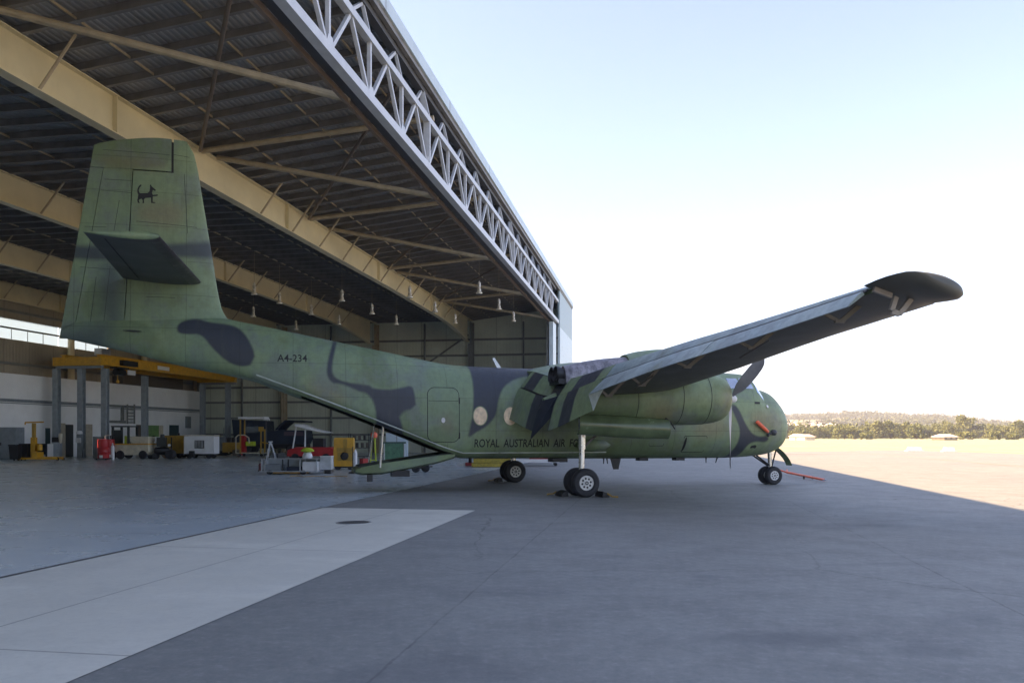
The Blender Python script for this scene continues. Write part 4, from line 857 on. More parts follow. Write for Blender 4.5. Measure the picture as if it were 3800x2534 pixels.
# cargo ramp let down to the floor
rr = []
for s, zt, zb, wd in ((-2.92, 1.10, .96, 1.10), (-3.4, 1.05, .82, 1.10), (-4.2, .95, .66, 1.06), (-5.0, .84, .52, 1.0), (-5.5, .74, .50, .92), (-5.72, .66, .54, .84)):
    rr.append([(s, -wd, zt), (s, wd, zt), (s, wd * .98, zb + .06), (s, wd * .8, zb), (s, -wd * .8, zb), (s, -wd * .98, zb + .06)])
mb = MB(); mb.rings(rr); rp = mb.build('cargo_ramp', M['camo_plain'], ac, 30); paint(rp, {'camo_olive': [C_([(-5.8, .9), (-4.9, .9), (-4.9, .4), (-5.8, .4)])]})
mb = MB(); mb.add([(s, y_, z + dz) for dz in (.004, .03) for s, y_, z in ((-3.0, -1.0, 1.10), (-3.0, 1.0, 1.10), (-5.6, .82, .72), (-5.6, -.82, .72))], [(0, 1, 2, 3), (7, 6, 5, 4), (0, 4, 5, 1), (1, 5, 6, 2), (2, 6, 7, 3), (3, 7, 4, 0)]); mb.build('ramp_floor', M['rampfloor'], rp)
for s0, sg, s1 in ((-5.05, -1, -4.95), (-5.2, 1, -5.0)):
    zt_ = sect(s1)[1] + .25; mb = MB(); mb.tube((s0, sg * .99, .72), (s1, sg * .99, zt_), .028, n=8); mb.build('ramp_stay', M['chrome'], ac)
mb = MB(); mb.box(-4.7, -4.2, -.9, -.5, .45, .62); mb.build('ramp_foot', M['black'], rp); mb = MB(); mb.box(-5.4, -5.25, -.9, -.75, .32, .52); mb.build('ramp_foot', M['black'], rp)

for o in list(bpy.data.objects):                                    # parts without patches still carry the paint's attributes
    if o.type == 'MESH' and o.data.materials and any(m_ and m_.name in ('green_camouflage_paint', 'plain_green_paint', 'faded_green_paint') for m_ in o.data.materials):
        for nm in ('camo_dark', 'camo_olive', 'camo_tan', 'camo_soft', 'camo_blue'):
            if nm not in o.data.attributes: o.data.attributes.new(nm, 'FLOAT', 'POINT').data.foreach_set('value', [-1.] * len(o.data.vertices))
# ------------------------------------------------------------------ equipment standing in the hangar
def W(px, py): return ground(px, py)
def lw(px0, px1, d): return (px1 - px0) / 3040 * d               # width in metres of a run of pixels at depth d
def wheel_part(parent, x, y, r, w_, axis=(0, 1, 0), hub='hub', name='wheel'):
    mb = MB(); h = w_ / 2; mb.lathe([(r * .5, -h * .8), (r * .8, -h), (r, -h * .5), (r, h * .5), (r * .8, h), (r * .5, h * .8)], (0, 0, 0), axis, 22); o = mb.build(name, M['tyre'], parent, 40); o.location = (x, y, r)
    mb = MB(); mb.lathe([(.001, -h * .78), (r * .51, -h * .74), (r * .51, h * .74), (.001, h * .78)], (0, 0, 0), axis, 16); mb.build('rim', M[hub], o, 40); return o

# --- bridge crane over the office side and the posts that carry it
cr = thing('crane_runway', 'grey steel posts and rails that carry the yellow bridge crane', 'crane runway', (0, 0, 0), AZ)
def cpost(c, d, top=6.44):
    x, y = hl(c, d); mb = MB(); mb.box(x - .2, x + .2, y - .2, y - .17, 0, top); mb.box(x - .2, x + .2, y + .17, y + .2, 0, top); mb.box(x - .015, x + .015, y - .168, y + .168, 0, top); mb.box(x - .3, x + .3, y - .3, y + .3, .0, .03); mb.build('post', M['blue'], cr)
for px, d in ((210, 59.4), (302, 59.2), (390, 59.0), (537, 66.5)): cpost((px - 2425) * d / 3040, d)
for c, d in ((-42.6, 77.4), (-40.2, 77.4)): cpost(c, d)
xg, yg = hl(-40., 58.8); xh = hl(-42.9, 58.8)[0]; ye = hl(-40., 77.5)[1]
for y in (yg, ye): mb = MB(); mb.box(xh - .3, xg + .5, y - .14, y + .14, 6.45, 6.62); mb.build('rail', M['grey'], cr)
bc = thing('bridge_crane', 'long yellow bridge crane girder with hoist behind the aircraft tail', 'crane', (0, 0, 0), AZ)
mb = MB(); mb.box(xg - .12, xg + .12, yg + .25, ye + .2, 6.74, 7.42); mb.box(xg - .24, xg + .24, yg + .25, ye + .2, 7.423, 7.48); g_ = mb.build('girder', M['yellow'], bc)
mb = MB(); mb.box(xh - .12, xh + .12, yg + .25, ye + .2, 6.74, 7.42); mb.box(xh - .24, xh + .24, yg + .25, ye + .2, 7.423, 7.48); mb.build('girder', M['yellow'], bc)
mb = MB(); mb.box(xg + .123, xg + .14, yg + 7.2, yg + 8.8, 6.92, 7.22); mb.build('rating_plate', M['whitepaint'], g_)
for y in (yg, ye): mb = MB(); mb.box(xh - .5, xg + .5, y - .2, y + .24, 6.64, 7.25); mb.build('end_carriage', M['yellow'], bc)
mb = MB(); mb.box(xg - .9, xg - .3, yg + 1.0, yg + 2.0, 7.49, 8.0); mb.build('trolley_motor', M['steel'], bc)
mb = MB(); mb.box(xg + .15, xg + .45, yg + 2.4, yg + 4.2, 6.85, 7.25); mb.build('hoist', M['black'], bc)
mb = MB(); mb.lathe([(.0, -.5), (.24, -.5), (.24, .5), (0, .5)], (xg, yg + 2.6, 6.35), (0, 1, 0), 14); mb.box(xg - .3, xg + .3, yg + 1.9, yg + 3.3, 6.6, 6.72); hs_ = mb.build('hoist_drum', M['black'], bc)
mb = MB(); mb.box(xg + .31, xg + .36, yg + 3.1, yg + 4.0, 6.2, 6.55); mb.build('control_box', M['whitepaint'], hs_); mb = MB(); mb.tube((xg, yg + 2.4, 6.15), (xg, yg + 2.4, 5.8), .02, n=6); mb.lathe([(.01, 0), (.1, .06), (.1, .2), (.02, .3)], (xg, yg + 2.4, 5.5), n=10); mb.build('hook_block', M['yellow'], hs_)

# --- row along the rear wall, left to right
t = thing('steel_cabinet', 'tall blue grey two door steel cabinet at the left edge', 'cabinet', W(20, 1704), -.15); w_ = lw(-70, 76, 56)
mb = MB(); mb.box(-1.35, 1.03, -.3, .5, .08, 2.18); mb.box(-1.3, 1.0, -.25, .45, 0, .08); mb.build('body', M['grey'], t)
for x0, x1 in ((-1.33, -.17), (-.15, 1.01)):
    mb = MB(); mb.box(x0, x1, -.325, -.303, .12, 2.15); dd = mb.build('door', M['grey'], t); mb = MB(); mb.box(x1 - .12 if x0 < -1 else x0 + .06, x1 - .07 if x0 < -1 else x0 + .11, -.37, -.326, .95, 1.15); mb.build('handle', M['black'], dd)
t = thing('floor_crane', 'yellow hydraulic floor crane with tall mast and T shaped top arm', 'floor crane', W(126, 1708), 0)
mb = MB(); mb.box(-.14, .14, -.14, .14, .15, 1.5); mb.build('mast', M['yellow'], t)
mb = MB(); mb.box(-.09, .09, -.09, .09, 1.5, 2.42); mb.build('inner_mast', M['yellowdull'], t)
mb = MB(); mb.bar((-.55, 0, 2.47), (.62, 0, 2.50), .1, .09); mb.tube((-.55, -.04, 2.47), (-.55, -.04, 2.32), .04, n=8); mb.build('top_arm', M['yellow'], t)
mb = MB(); mb.box(-.9, .25, -.4, -.28, .08, .2); mb.box(-.9, .25, .28, .4, .08, .2); mb.box(.1, 1.75, -.42, -.26, .08, .24); mb.box(.1, 1.75, .26, .42, .08, .24); mb.box(.1, .4, -.4, .4, .1, .55); mb.build('base', M['yellow'], t)
mb = MB(); mb.box(-.85, -.3, -.25, .25, .2, 1.1); mb.build('power_pack', M['black'], t); mb = MB(); mb.lathe([(.1, 0), (.17, .05), (.17, .4), (.1, .45)], (.42, -.1, .62), n=12); mb.build('oil_tank', M['yellow'], t)
for x, y in ((-.8, -.34), (-.8, .34), (1.72, -.34), (1.72, .34)): wheel_part(t, x, y, .1, .08)
t = thing('waste_bin', 'black wheeled bin beside the yellow floor crane', 'bin', W(58, 1709), .1)
mb = MB(); mb.rings([[(x * k, y * k, z) for x, y in ((-.28, -.3), (.28, -.3), (.28, .3), (-.28, .3))] for z, k in ((.1, .85), (.95, 1.0))]); mb.build('body', M['black'], t); mb = MB(); mb.box(-.3, .3, -.33, .32, .955, 1.04); mb.build('lid', M['black'], t)
for x in (-.22, .22): wheel_part(t, x, .28, .1, .06, (1, 0, 0))
t = thing('white_drum', 'white plastic drum with red cap beside the floor crane', 'drum', W(74, 1708), 0); mb = MB(); mb.lathe([(.0, 0), (.25, 0), (.27, .1), (.27, .78), (.22, .85), (.0, .86)], n=18); mb.build('body', M['whitepaint'], t, 40); mb = MB(); mb.lathe([(.0, .86), (.16, .86), (.16, 1.02), (.0, 1.03)], n=14); mb.build('cap', M['red'], t, 40)
t = thing('work_bench', 'long dark bench with black skirt behind the floor crane', 'bench', W(150, 1701), AZ); mb = MB(); mb.box(-1.3, 1.3, -.3, .35, .95, 1.05); mb.build('top', M['charcoal'], t); mb = MB(); mb.box(-.2, 1.2, -.25, .3, .3, .94); mb.build('cupboard', M['navy'], t)
for x in (-1.2, 1.2):
    for y in (-.25, .28): mb = MB(); mb.box(x - .04, x + .04, y - .04, y + .04, 0, .949); mb.build('leg', M['charcoal'], t)
t = thing('bin_trolley', 'grey wheeled trolley with white panel and yellow lamp by a post', 'trolley', W(202, 1703), .2); mb = MB(); mb.box(-.35, .02, -.3, .3, .12, 1.05); mb.build('panel', M['whitepaint'], t); mb = MB(); mb.box(.03, .4, -.3, .3, .12, 1.15); mb.build('body', M['blue'], t); mb = MB(); mb.box(-.1, .3, -.2, .2, 1.16, 1.5); mb.build('motor', M['black'], t); mb = MB(); mb.lathe([(.0, 1.1), (.09, 1.1), (.13, 1.5), (.13, 1.75), (.0, 1.82)], (.42, -.1, .0), n=12); mb.build('lamp', M['offwhite'], t, 40)
for x in (-.28, .3): wheel_part(t, x, -.25, .08, .06); wheel_part(t, x, .25, .08, .06)
t = thing('wall_dispenser', 'white rounded dispenser fixed low on a grey crane post', 'dispenser', (*(Matrix.Rotation(AZ, 3, 'Z') @ Vector((*hl((302 - 2425) * 59.2 / 3040, 59.2), 0)) + Vector((0, -.3, 0))).xy, 1.35), 0); mb = MB(); mb.lathe([(.0, .62), (.16, .6), (.22, .5), (.22, .38), (.0, .36)], n=16); mb.build('hood', M['whitepaint'], t, 40); mb = MB(); mb.box(-.14, .16, -.12, .1, .1, .355); mb.build('dispenser_body', M['grey'], t); mb = MB(); mb.box(-.2, .1, -.12, .08, -.25, .095); mb.build('tray', M['whitepaint'], t)
drum0 = None
for i, (px, py, lab) in enumerate(((384, 1706, 'red steel drum with pump in front of a crane post, closer to the camera'), (404, 1703, 'red steel drum with pump, just behind and right of its twin'))):
    t = thing('fuel_drum', lab, 'drum', W(px, py), .5 * i, 'red drums by the crane post')
    mb = MB(); prof = [(0, .12), (.36, .12), (.37, .2), (.36, .45), (.375, .47), (.36, .49), (.36, .8), (.375, .82), (.36, .84), (.36, 1.28), (.33, 1.36), (.0, 1.38)]; mb.lathe(prof, n=22); mb.build('body', M['red'], t, 40)
    mb = MB(); mb.tube((.1, 0, 1.38), (.1, 0, 1.62), .05); mb.bar((.1, 0, 1.6), (.38, 0, 1.66), .05); mb.build('pump', M['black'] if i else M['offwhite'], t)
    mb = MB(); mb.box(-.4, .4, -.4, .4, .06, .115); mb.build('dolly', M['black'], t)
    for x in (-.3, .3): wheel_part(t, x, -.3, .05, .05)
    mb = MB(); mb.box(-.08, .14, -.385, -.372, .14, .32); mb.build('sticker', M['whitepaint'], t)
t = thing('gas_cylinder', 'white gas cylinder standing right of the red drums', 'gas cylinder', W(418, 1705), 0); mb = MB(); mb.lathe([(0, 0), (.12, 0), (.12, .8), (.09, .92), (.04, .98), (.0, 1.0)], n=14); mb.build('body', M['whitepaint'], t, 40); mb = MB(); mb.lathe([(.03, .98), (.05, 1.0), (.05, 1.1), (.0, 1.12)], n=10); mb.build('valve', M['steel'], t)
t = thing('locker', 'narrow grey locker with things on top behind the red drums', 'locker', W(368, 1701), AZ); mb = MB(); mb.box(-.35, .4, -.2, .3, 0, 1.55); mb.build('body', M['blue'], t); mb = MB(); mb.box(-.33, .38, -.225, -.203, .06, 1.5); mb.build('door', M['grey'], t)
# tow tractor with an open canopy
t = thing('tow_tractor', 'cream and yellow tow tractor with black canopy frame parked at the rear', 'tow tractor', W(503, 1702), -.05)
mb = MB(); mb.prism([(-1.15, .55), (-.9, .28), (1.0, .28), (1.2, .5), (1.2, .98), (-1.15, .98)], lambda x, z: (x, -.6, z), lambda x, z: (x, .6, z)); mb.build('body', M['offwhite'], t)
mb = MB(); mb.box(-1.18, 1.22, -.62, .62, .985, 1.06); mb.build('bumper_rail', M['yellow'], t); mb = MB(); mb.box(-.15, 1.15, -.5, .5, 1.17, 1.55); mb.box(-.1, 1.1, -.45, .45, 1.061, 1.165); mb.build('engine_cover', M['offwhite'], t)
mb = MB(); mb.box(-.55, -.3, -.45, -.15, 1.065, 1.6); mb.box(-.55, -.25, .15, .5, 1.065, 1.55); mb.build('seat', M['lime'], t)
mb = MB()
for x in (-1.3, -.2):
    for y in (-.58, .58): mb.box(x - .07, x + .07, y - .05, y + .05, 1.065 if x > -1 else .0, 2.2)
mb.box(-1.4, -.1, -.66, .66, 2.205, 2.29); mb.box(-1.42, -1.2, -.55, .55, .1, 2.0); mb.build('canopy', M['charcoal'], t)
mb = MB(); mb.bar((-.35, 0, 1.07), (-.55, 0, 1.5), .06); mb.lathe([(.14, 0), (.17, .015), (.14, .03)], (-.57, 0, 1.5), (-.4, 0, .8), 14); mb.build('steering_wheel', M['black'], t)
for x in (-.78, .82):
    for y in (-.55, .55): wheel_part(t, x, y, .3, .2)
t = thing('safety_pole', 'black and white banded safety pole beside the tow tractor', 'pole', W(571, 1700), 0); mb = MB()
for k in range(6): mb.tube((0, 0, .05 + k * .26), (0, 0, .05 + (k + 1) * .26 - .004), .09, n=12, m=k % 2)
mb.build('pole', [M['whitepaint'], M['black']], t); mb = MB(); mb.lathe([(0, 0), (.2, 0), (.2, .04), (0, .045)], n=14); mb.build('foot', M['black'], t)
t = thing('compressor_trolley', 'black compressor trolley with round tank and two wheels', 'compressor', W(600, 1702), .2); mb = MB(); mb.lathe([(.0, -.5), (.2, -.48), (.28, -.38), (.28, .38), (.2, .48), (0, .5)], (0, 0, .55), (1, .2, 0), 18); mb.build('tank', M['black'], t, 50); mb = MB(); mb.box(-.3, .3, -.22, .25, .84, 1.5); mb.lathe([(0, 0), (.16, 0), (.13, .2), (0, .22)], (.05, 0, 1.5), n=12); mb.build('motor', M['charcoal'], t); mb = MB(); mb.lathe([(0, -.02), (.1, -.02), (.1, .02), (0, .02)], (.55, -.3, .95), (0, 1, 0), 14); mb.build('gauge', M['whitepaint'], t)
for y in (-.3, .35): wheel_part(t, .58, y, .32, .14); wheel_part(t, -.4, y, .2, .12)
def gen(name, lab, cat, px, py, w_, h_, m_, dep=1.2, wheels=.22, rz=0., top=None):
    t = thing(name, lab, cat, W(px, py), rz); z0 = wheels * 1.5; mb = MB(); mb.prism([(-w_ / 2, z0), (w_ / 2, z0), (w_ / 2, h_ - .06), (w_ / 2 - .06, h_), (-w_ / 2 + .06, h_), (-w_ / 2, h_ - .06)], lambda x, z: (x, -dep / 2, z), lambda x, z: (x, dep / 2, z)); mb.build('housing', M[m_], t)
    mb = MB(); mb.box(-w_ / 2 + .05, w_ / 2 - .05, -dep / 2 + .05, dep / 2 - .05, wheels * .9, z0 - .003); mb.build('chassis', M['black'], t)
    if wheels > .05:
        for x in (-w_ * .32, w_ * .32):
            for y in (-dep * .42, dep * .42): wheel_part(t, x, y, wheels, .14)
    return t, z0
t, z0 = gen('ground_power_unit', 'worn yellow ground power unit with two bays behind the white generator', 'power unit', 648, 1698, 1.65, 1.62, 'yellowdull', 1.0)
mb = MB(); mb.box(-.06, .02, -.53, -.502, .4, 1.5); mb.box(-.8, -.74, -.53, -.502, .4, 1.5); mb.build('door_frame', M['black'], t); mb = MB(); mb.tube((.3, 0, 1.62), (.3, 0, 1.8), .07); mb.build('exhaust_pipe', M['black'], t)
t, z0 = gen('generator_trailer', 'white box generator on black wheels with a square dark grille', 'generator', 749, 1700, 2.1, 1.58, 'whitepaint', 1.1)
mb = MB(); mb.box(-.30, .38, -.575, -.552, .72, 1.28); gr = mb.build('grille', M['darksteel'], t); mb = MB()
for k in range(6): mb.box(-.26 + k * .105, -.22 + k * .105, -.60, -.577, .75, 1.25)
mb.build('grille_bar', M['alu'], gr); mb = MB(); mb.box(-1.08, 1.08, -.57, .57, 1.59, 1.66); mb.build('lid', M['offwhite'], t); mb = MB(); mb.bar((-.3, -.5, .3), (-.35, -.95, .25), .1); mb.box(-.5, -.2, -1.05, -.8, .1, .55); mb.build('tow_hitch', M['black'], t)
t = thing('bollard', 'plain yellow steel post right of the white generator', 'post', W(803, 1690), 0); mb = MB(); mb.tube((0, 0, 0), (0, 0, 1.65), .13, n=14); mb.build('post', M['yellowdull'], t, 40)
t = thing('storage_tub', 'blue grey plastic tub between the yellow post and yellow pump unit', 'tub', W(822, 1688), 0); mb = MB(); mb.rings([[(x * k, y * k, z) for x, y in ((-.42, -.4), (.42, -.4), (.42, .4), (-.42, .4))] for z, k in ((.35, .85), (1.5, 1.0))]); mb.build('tub', M['grey'], t); mb = MB(); mb.box(-.36, .36, -.34, .34, 0, .345); mb.build('stand', M['black'], t)
t, z0 = gen('hydraulic_pump_unit', 'yellow hydraulic pump unit with dark engine on top', 'pump unit', 858, 1688, 1.15, 1.05, 'yellowdull', .9, .16); mb = MB()
for k in range(5): mb.lathe([(0, 0), (.12, 0), (.14, .15), (.1, .4), (0, .42)], (-.42 + k * .2, -.1 + .1 * (k % 2), 1.06), n=10)
mb.build('engine', M['darksteel'], t, 40); mb = MB(); mb.lathe([(0, 0), (.06, .02), (.06, .08), (0, .1)], (.0, -.5, .2), (0, -1, 0), 10); mb.build('lamp', M['offwhite'], t)
# covered vehicle by the far wall
t = thing('covered_vehicle', 'large vehicle under dark navy covers parked at the far wall', 'vehicle', W(1015, 1684), -.05)
mb = MB(); mb.prism([(-3.1, 1.2), (-2.9, 1.0), (-2.2, .9), (3.0, .9), (3.2, 1.4), (3.1, 2.05), (.9, 2.1), (-.3, 1.9), (-.35, 2.9), (-3.3, 3.0)], lambda x, z: (x, -1.1, z), lambda x, z: (x, 1.1, z)); mb.build('cover', M['navy'], t)
mb = MB(); mb.prism([(.5, 2.1), (.9, 2.55), (1.4, 2.95), (3.1, 2.9), (3.15, 2.75), (1.5, 2.78), (1.1, 2.45), (.75, 2.1)], lambda x, z: (x, -1.15, z), lambda x, z: (x, 1.15, z)); mb.build('canopy', M['navy'], t)
mb = MB(); mb.box(-2.1, -.9, -1.13, -1.103, 1.85, 2.4); mb.build('window', M['glass'], t); mb = MB(); mb.box(-2.9, 3.0, -.9, .9, .5, .89); mb.build('chassis', M['black'], t)
for x in (-2.1, 1.9):
    for y in (-.85, .85): wheel_part(t, x, y, .48, .3)
mb = MB(); mb.box(1.3, 3.0, -1.13, -1.103, 1.6, 1.95); mb.build('side_panel', mat('dull_violet_panel', (.09, .06, .08), .5), t)
# yellow access stand
def steps(name, lab, px, py, rz=0):
    t = thing(name, lab, 'access stand', W(px, py), rz); return t
t = steps('access_stand', 'tall yellow access stand with white top board and red hoses', 940, 1692); t.scale = (1, 1, .85)
for x in (-.85, .75):
    for y in (-.5, .5): mb = MB(); mb.bar((x, y, .25), (x, y, 3.4 if x < 0 else 2.5), .09); mb.build('post', M['yellowdull'], t)
mb = MB(); mb.box(-1.0, 1.05, -.6, .6, 3.42, 3.62); mb.build('top_board', M['whitepaint'], t)
mb = MB(); mb.bar((-1.2, -.5, .3), (1.1, -.5, .3), .07); mb.bar((-1.2, .5, .3), (1.1, .5, .3), .07); mb.bar((-1.2, -.5, .3), (-1.2, -.5, 1.75), .06); mb.path([(-1.2, -.5, 1.75), (-1.0, -.5, 1.95), (-.5, -.5, 1.95), (-.2, -.5, 1.7), (-.15, -.5, 1.2)], .05, 8); mb.build('guard_frame', M['offwhite'], t)
mb = MB(); mb.box(-.95, -.62, -.3, .3, .35, 1.9); mb.build('hose_bundle', M['red'], t); mb = MB(); mb.box(-.5, .1, -.3, .3, .95, 1.35); mb.build('tool_tray', M['lime'], t); mb = MB(); mb.bar((.75, -.5, 1.3), (1.3, -.5, 1.2), .1); mb.box(.6, .95, -.62, -.45, 2.3, 2.7); mb.build('gearbox', M['yellowdull'], t)
for x in (-.9, .8):
    for y in (-.5, .5): wheel_part(t, x, y, .12, .08)
t = thing('floodlight_mast', 'slim dark mast with a white floodlight on top', 'floodlight', W(988, 1690), 0); t.scale = (1, 1, 0.86); mb = MB(); mb.tube((0, 0, 0), (0, 0, 3.3), .05); mb.build('mast', M['darksteel'], t); mb = MB(); mb.box(-.22, .25, -.12, .12, 3.3, 3.5); mb.build('lamp_head', M['whitepaint'], t); mb = MB(); mb.box(-.3, .3, -.3, .3, 0, .06); mb.build('foot', M['darksteel'], t)
# white panel held up on two posts
t = thing('panel_stand', 'long white aerofoil panel held up on two slim posts', 'panel stand', W(1160, 1700), 0)
mb = MB(); mb.prism([(-1.25, 2.32), (-1.15, 2.42), (-.7, 2.42), (.4, 2.05), (1.45, 1.80), (.9, 1.80), (-.2, 2.02)], lambda x, z: (x, -.35, z), lambda x, z: (x * .98, .35, z + .03)); mb.build('panel', M['whitepaint'], t)
for (x0, x1, z1) in ((-1.45, -1.15, 2.33), (-.55, -.52, 2.1)): mb = MB(); mb.tube((x0, 0, .45), (x1, 0, z1), .055, n=8); mb.build('post', M['whitepaint'], t)
mb = MB(); mb.box(-1.7, 1.0, -.5, .5, .25, .44); mb.build('base', M['black'], t)
for x in (-1.4, .7):
    for y in (-.45, .45): wheel_part(t, x, y, .14, .09)
t = thing('aircraft_tug', 'low red tug behind the aluminium workbench trolley', 'tug', W(1160, 1712), .0)
mb = MB(); mb.prism([(-1.45, .35), (1.4, .35), (1.4, .78), (1.2, .9), (-.9, .9), (-1.4, .72)], lambda x, z: (x, -.55, z), lambda x, z: (x, .55, z)); mb.build('body', M['red'], t); mb = MB(); mb.box(.1, .75, -.4, .4, .905, 1.45); mb.build('seat', M['black'], t)
for x in (-.95, .95):
    for y in (-.5, .5): wheel_part(t, x, y, .26, .18)
t = thing('step_ladder', 'aluminium step ladder standing open beside the workbench trolley', 'ladder', W(1003, 1752), .15); t.scale = (0.8, 0.8, 0.76)
mb = MB()
for s_ in (-1, 1): mb.bar((-.30 , s_ * .25, 0), (-.0, s_ * .15, 1.75), .05, .03)
mb.build('front_leg', M['alu'], t); mb = MB()
for s_ in (-1, 1): mb.bar((.42, s_ * .24, 0.35), (.03, s_ * .15, 1.75), .04, .03)
mb.build('rear_leg', M['alu'], t); mb = MB(); mb.box(-.08, .1, -.18, .18, 1.751, 1.80); mb.build('top_step', M['alu'], t)
for k in range(5): mb = MB(); x = -.30 + .055 * (k + 1); zz = .32 * (k + 1); mb.box(x - .05, x + .06, -.22, .22, zz, zz + .03); mb.build('step', M['alu'], t)
t = thing('workbench_trolley', 'long open aluminium framed workbench trolley on small wheels', 'workbench', W(1095, 1758), .0); t.scale = (1.0, 1.0, .66); d = 4955 / (1758 - 1615); k_ = d / 3040
mb = MB(); mb.box(-1.30, 1.05, -.48, .48, .16, .22); mb.build('deck', M['alu'], t)
mb = MB(); mb.box(-1.30, 1.05, .44, .46, .225, .95); mb.build('back_panel', mat('dull_grey_panel', (.30, .34, .36), .4), t)
for x in (-1.27, -.40, .33, 1.02):
    for y in (-.45, .42):
        mb = MB(); mb.box(x - .025, x + .025, y - .02, y + .02, .225, .96); mb.build('post', M['charcoal'] if -.5 < x < 0 else M['alu'], t)
mb = MB(); mb.box(-1.3, 1.06, -.48, -.42, .965, 1.0); mb.box(-1.3, 1.06, .41, .47, .965, 1.0); mb.build('rail', M['steel'], t)
mb = MB(); mb.box(.05, 1.06, -.41, .40, .965, .995); mb.build('top', M['steel'], t)
mb = MB(); mb.box(-.25, .28, -.40, .2, .225, .48); mb.build('drawer', M['navy'], t); mb = MB(); mb.box(.42, .98, -.42, .3, .225, .80); mb.build('bin', M['whitepaint'], t); mb = MB(); mb.box(-1.15, -.5, -.35, .3, .225, .62); mb.build('bin', M['grey'], t)
mb = MB(); mb.box(-.9, .5, -.3, .3, .06, .155); mb.build('axle_frame', M['yellow'], t)
for x, y in ((-.95, -.42), (-.95, .42), (.45, -.42), (.45, .42)): wheel_part(t, x, y, .13, .09)
t = thing('tool_chest', 'boxy aluminium tool chest at the right end of the workbench trolley', 'tool chest', W(1212, 1756), 0); t.scale = (0.66, 0.7, 0.64); mb = MB(); mb.box(-.34, .36, -.4, .4, .27, 1.12); mb.build('body', M['alu'], t); mb = MB(); mb.box(-.36, .38, -.42, .42, 1.125, 1.17); mb.build('lid', M['whitepaint'], t); mb = MB(); mb.box(-.05, .36, -.41, .3, .0, .265); mb.build('battery_box', M['black'], t); mb = MB(); mb.box(-.62, -.36, -.35, .1, .2, .68); mb.build('side_box', M['whitepaint'], t)
zt = 1.03
t = thing('white_sack', 'white sack topped with a lime cloth lying on the workbench trolley', 'sack', W(1140, 1758) + Vector((.0, .05, zt * .66 - .015)), 0); mb = MB(); mb.lathe([(0, 0), (.27, 0), (.30, .1), (.24, .28), (.17, .36), (0, .38)], n=16); mb.build('sack', M['whitepaint'], t, 60); t.scale = (.72, .72, .72); mb = MB(); mb.lathe([(.38, .42), (.40, .47), (.26, .60), (0, .66)], (-.0, 0, -.02), n=14); mb.lathe([(.05, .33), (.39, .425)], (0, 0, -.02), n=14); mb.build('lime_cloth', M['lime'], t, 50)
t = thing('extinguisher_cart', 'small dark red cart at the left end of the workbench trolley', 'cart', W(966, 1750), 0); t.scale = (0.6, 0.6, 0.52); mb = MB(); mb.lathe([(0, .12), (.13, .12), (.14, .6), (.09, .72), (0, .75)], n=14); mb.build('cylinder', mat('dark_red_paint', (.13, .03, .03), .5), t, 40); mb = MB(); mb.bar((-.12, .1, .05), (-.12, .1, .9), .03); mb.bar((.12, .1, .05), (.12, .1, .9), .03); mb.bar((-.13, .1, .9), (.13, .1, .9), .03); mb.build('handle_frame', M['charcoal'], t)
for x in (-.16, .16): wheel_part(t, x, .1, .09, .05, (1, 0, 0))
t, z0 = gen('engine_start_cart', 'bright yellow start cart with open side showing dark machinery', 'start cart', 1278, 1742, 1.15, 1.9, 'yellow', .95, .14, .12); t.scale = (.80, .85, .80)
mb = MB(); mb.box(-.35, .5, -.50, -.478, .55, 1.05); mb.box(-.02, .2, -.50, -.478, 1.1, 1.8); mb.box(-.4, .55, -.50, -.478, 1.08, 1.3); mb.build('machinery', M['yellowdull'], t); mb = MB(); mb.lathe([(.0, 0), (.24, 0), (.2, .08), (0, .1)], (.05, -.503, .82), (0, -1, 0), 14); mb.build('flywheel', M['black'], t); mb = MB(); mb.box(-.62, -.5, -.3, .3, .5, 1.2); mb.build('side_tank', M['yellow'], t)
t = thing('oxygen_bottle', 'slim grey white bottle standing on a small black base', 'gas bottle', W(1318, 1756), 0); t.scale = (0.85, 0.85, 0.85); mb = MB(); mb.lathe([(0, .3), (.1, .3), (.105, 1.0), (.07, 1.12), (.03, 1.2), (0, 1.21)], n=14); mb.build('bottle', M['whitepaint'], t, 40); mb = MB(); mb.tube((0, 0, 0), (0, 0, .3), .04); mb.box(-.3, .15, -.2, .2, .0, .08); mb.tube((-.12, 0, 0), (-.12, 0, 1.35), .025); mb.build('base', M['black'], t)
t = thing('warning_beacon_stand', 'yellow green stand with red orange beacon behind the cargo ramp', 'beacon', W(1385, 1722), 0); t.scale = (0.9, 0.9, 0.8); mb = MB(); mb.bar((-.18, 0, 0), (-.08, 0, 1.85), .07); mb.bar((.18, 0, 0), (.10, 0, 1.85), .07); mb.bar((-.16, 0, .3), (.16, 0, .3), .06); mb.build('stand', M['lime'], t); mb = MB(); mb.lathe([(0, 0), (.16, .02), (.22, .15), (.2, .32), (.1, .42), (0, .44)], (.05, 0, 1.85), n=16); mb.build('beacon', M['orange'], t, 50)
t = thing('green_crate', 'green sheeted crate standing behind the cargo ramp', 'crate', W(1465, 1718), .1); t.scale = (0.68, 0.8, 1.0); mb = MB(); mb.box(-.85, .85, -.5, .5, .15, 1.15); mb.build('sheeted_body', M['tarp'], t); mb = MB(); mb.box(-.95, .95, -.55, .55, 1.155, 1.25); mb.build('lid', mat('dark_green_lid', (.03, .09, .075), .5), t); mb = MB(); mb.box(-.8, .8, -.45, .45, 0, .145); mb.build('pallet', M['wood'], t); mb = MB(); mb.box(-.9, -.82, -.55, -.501, .15, 1.15); mb.box(.8, .88, -.55, -.501, .15, 1.15); mb.build('corner_post', M['alu'], t)
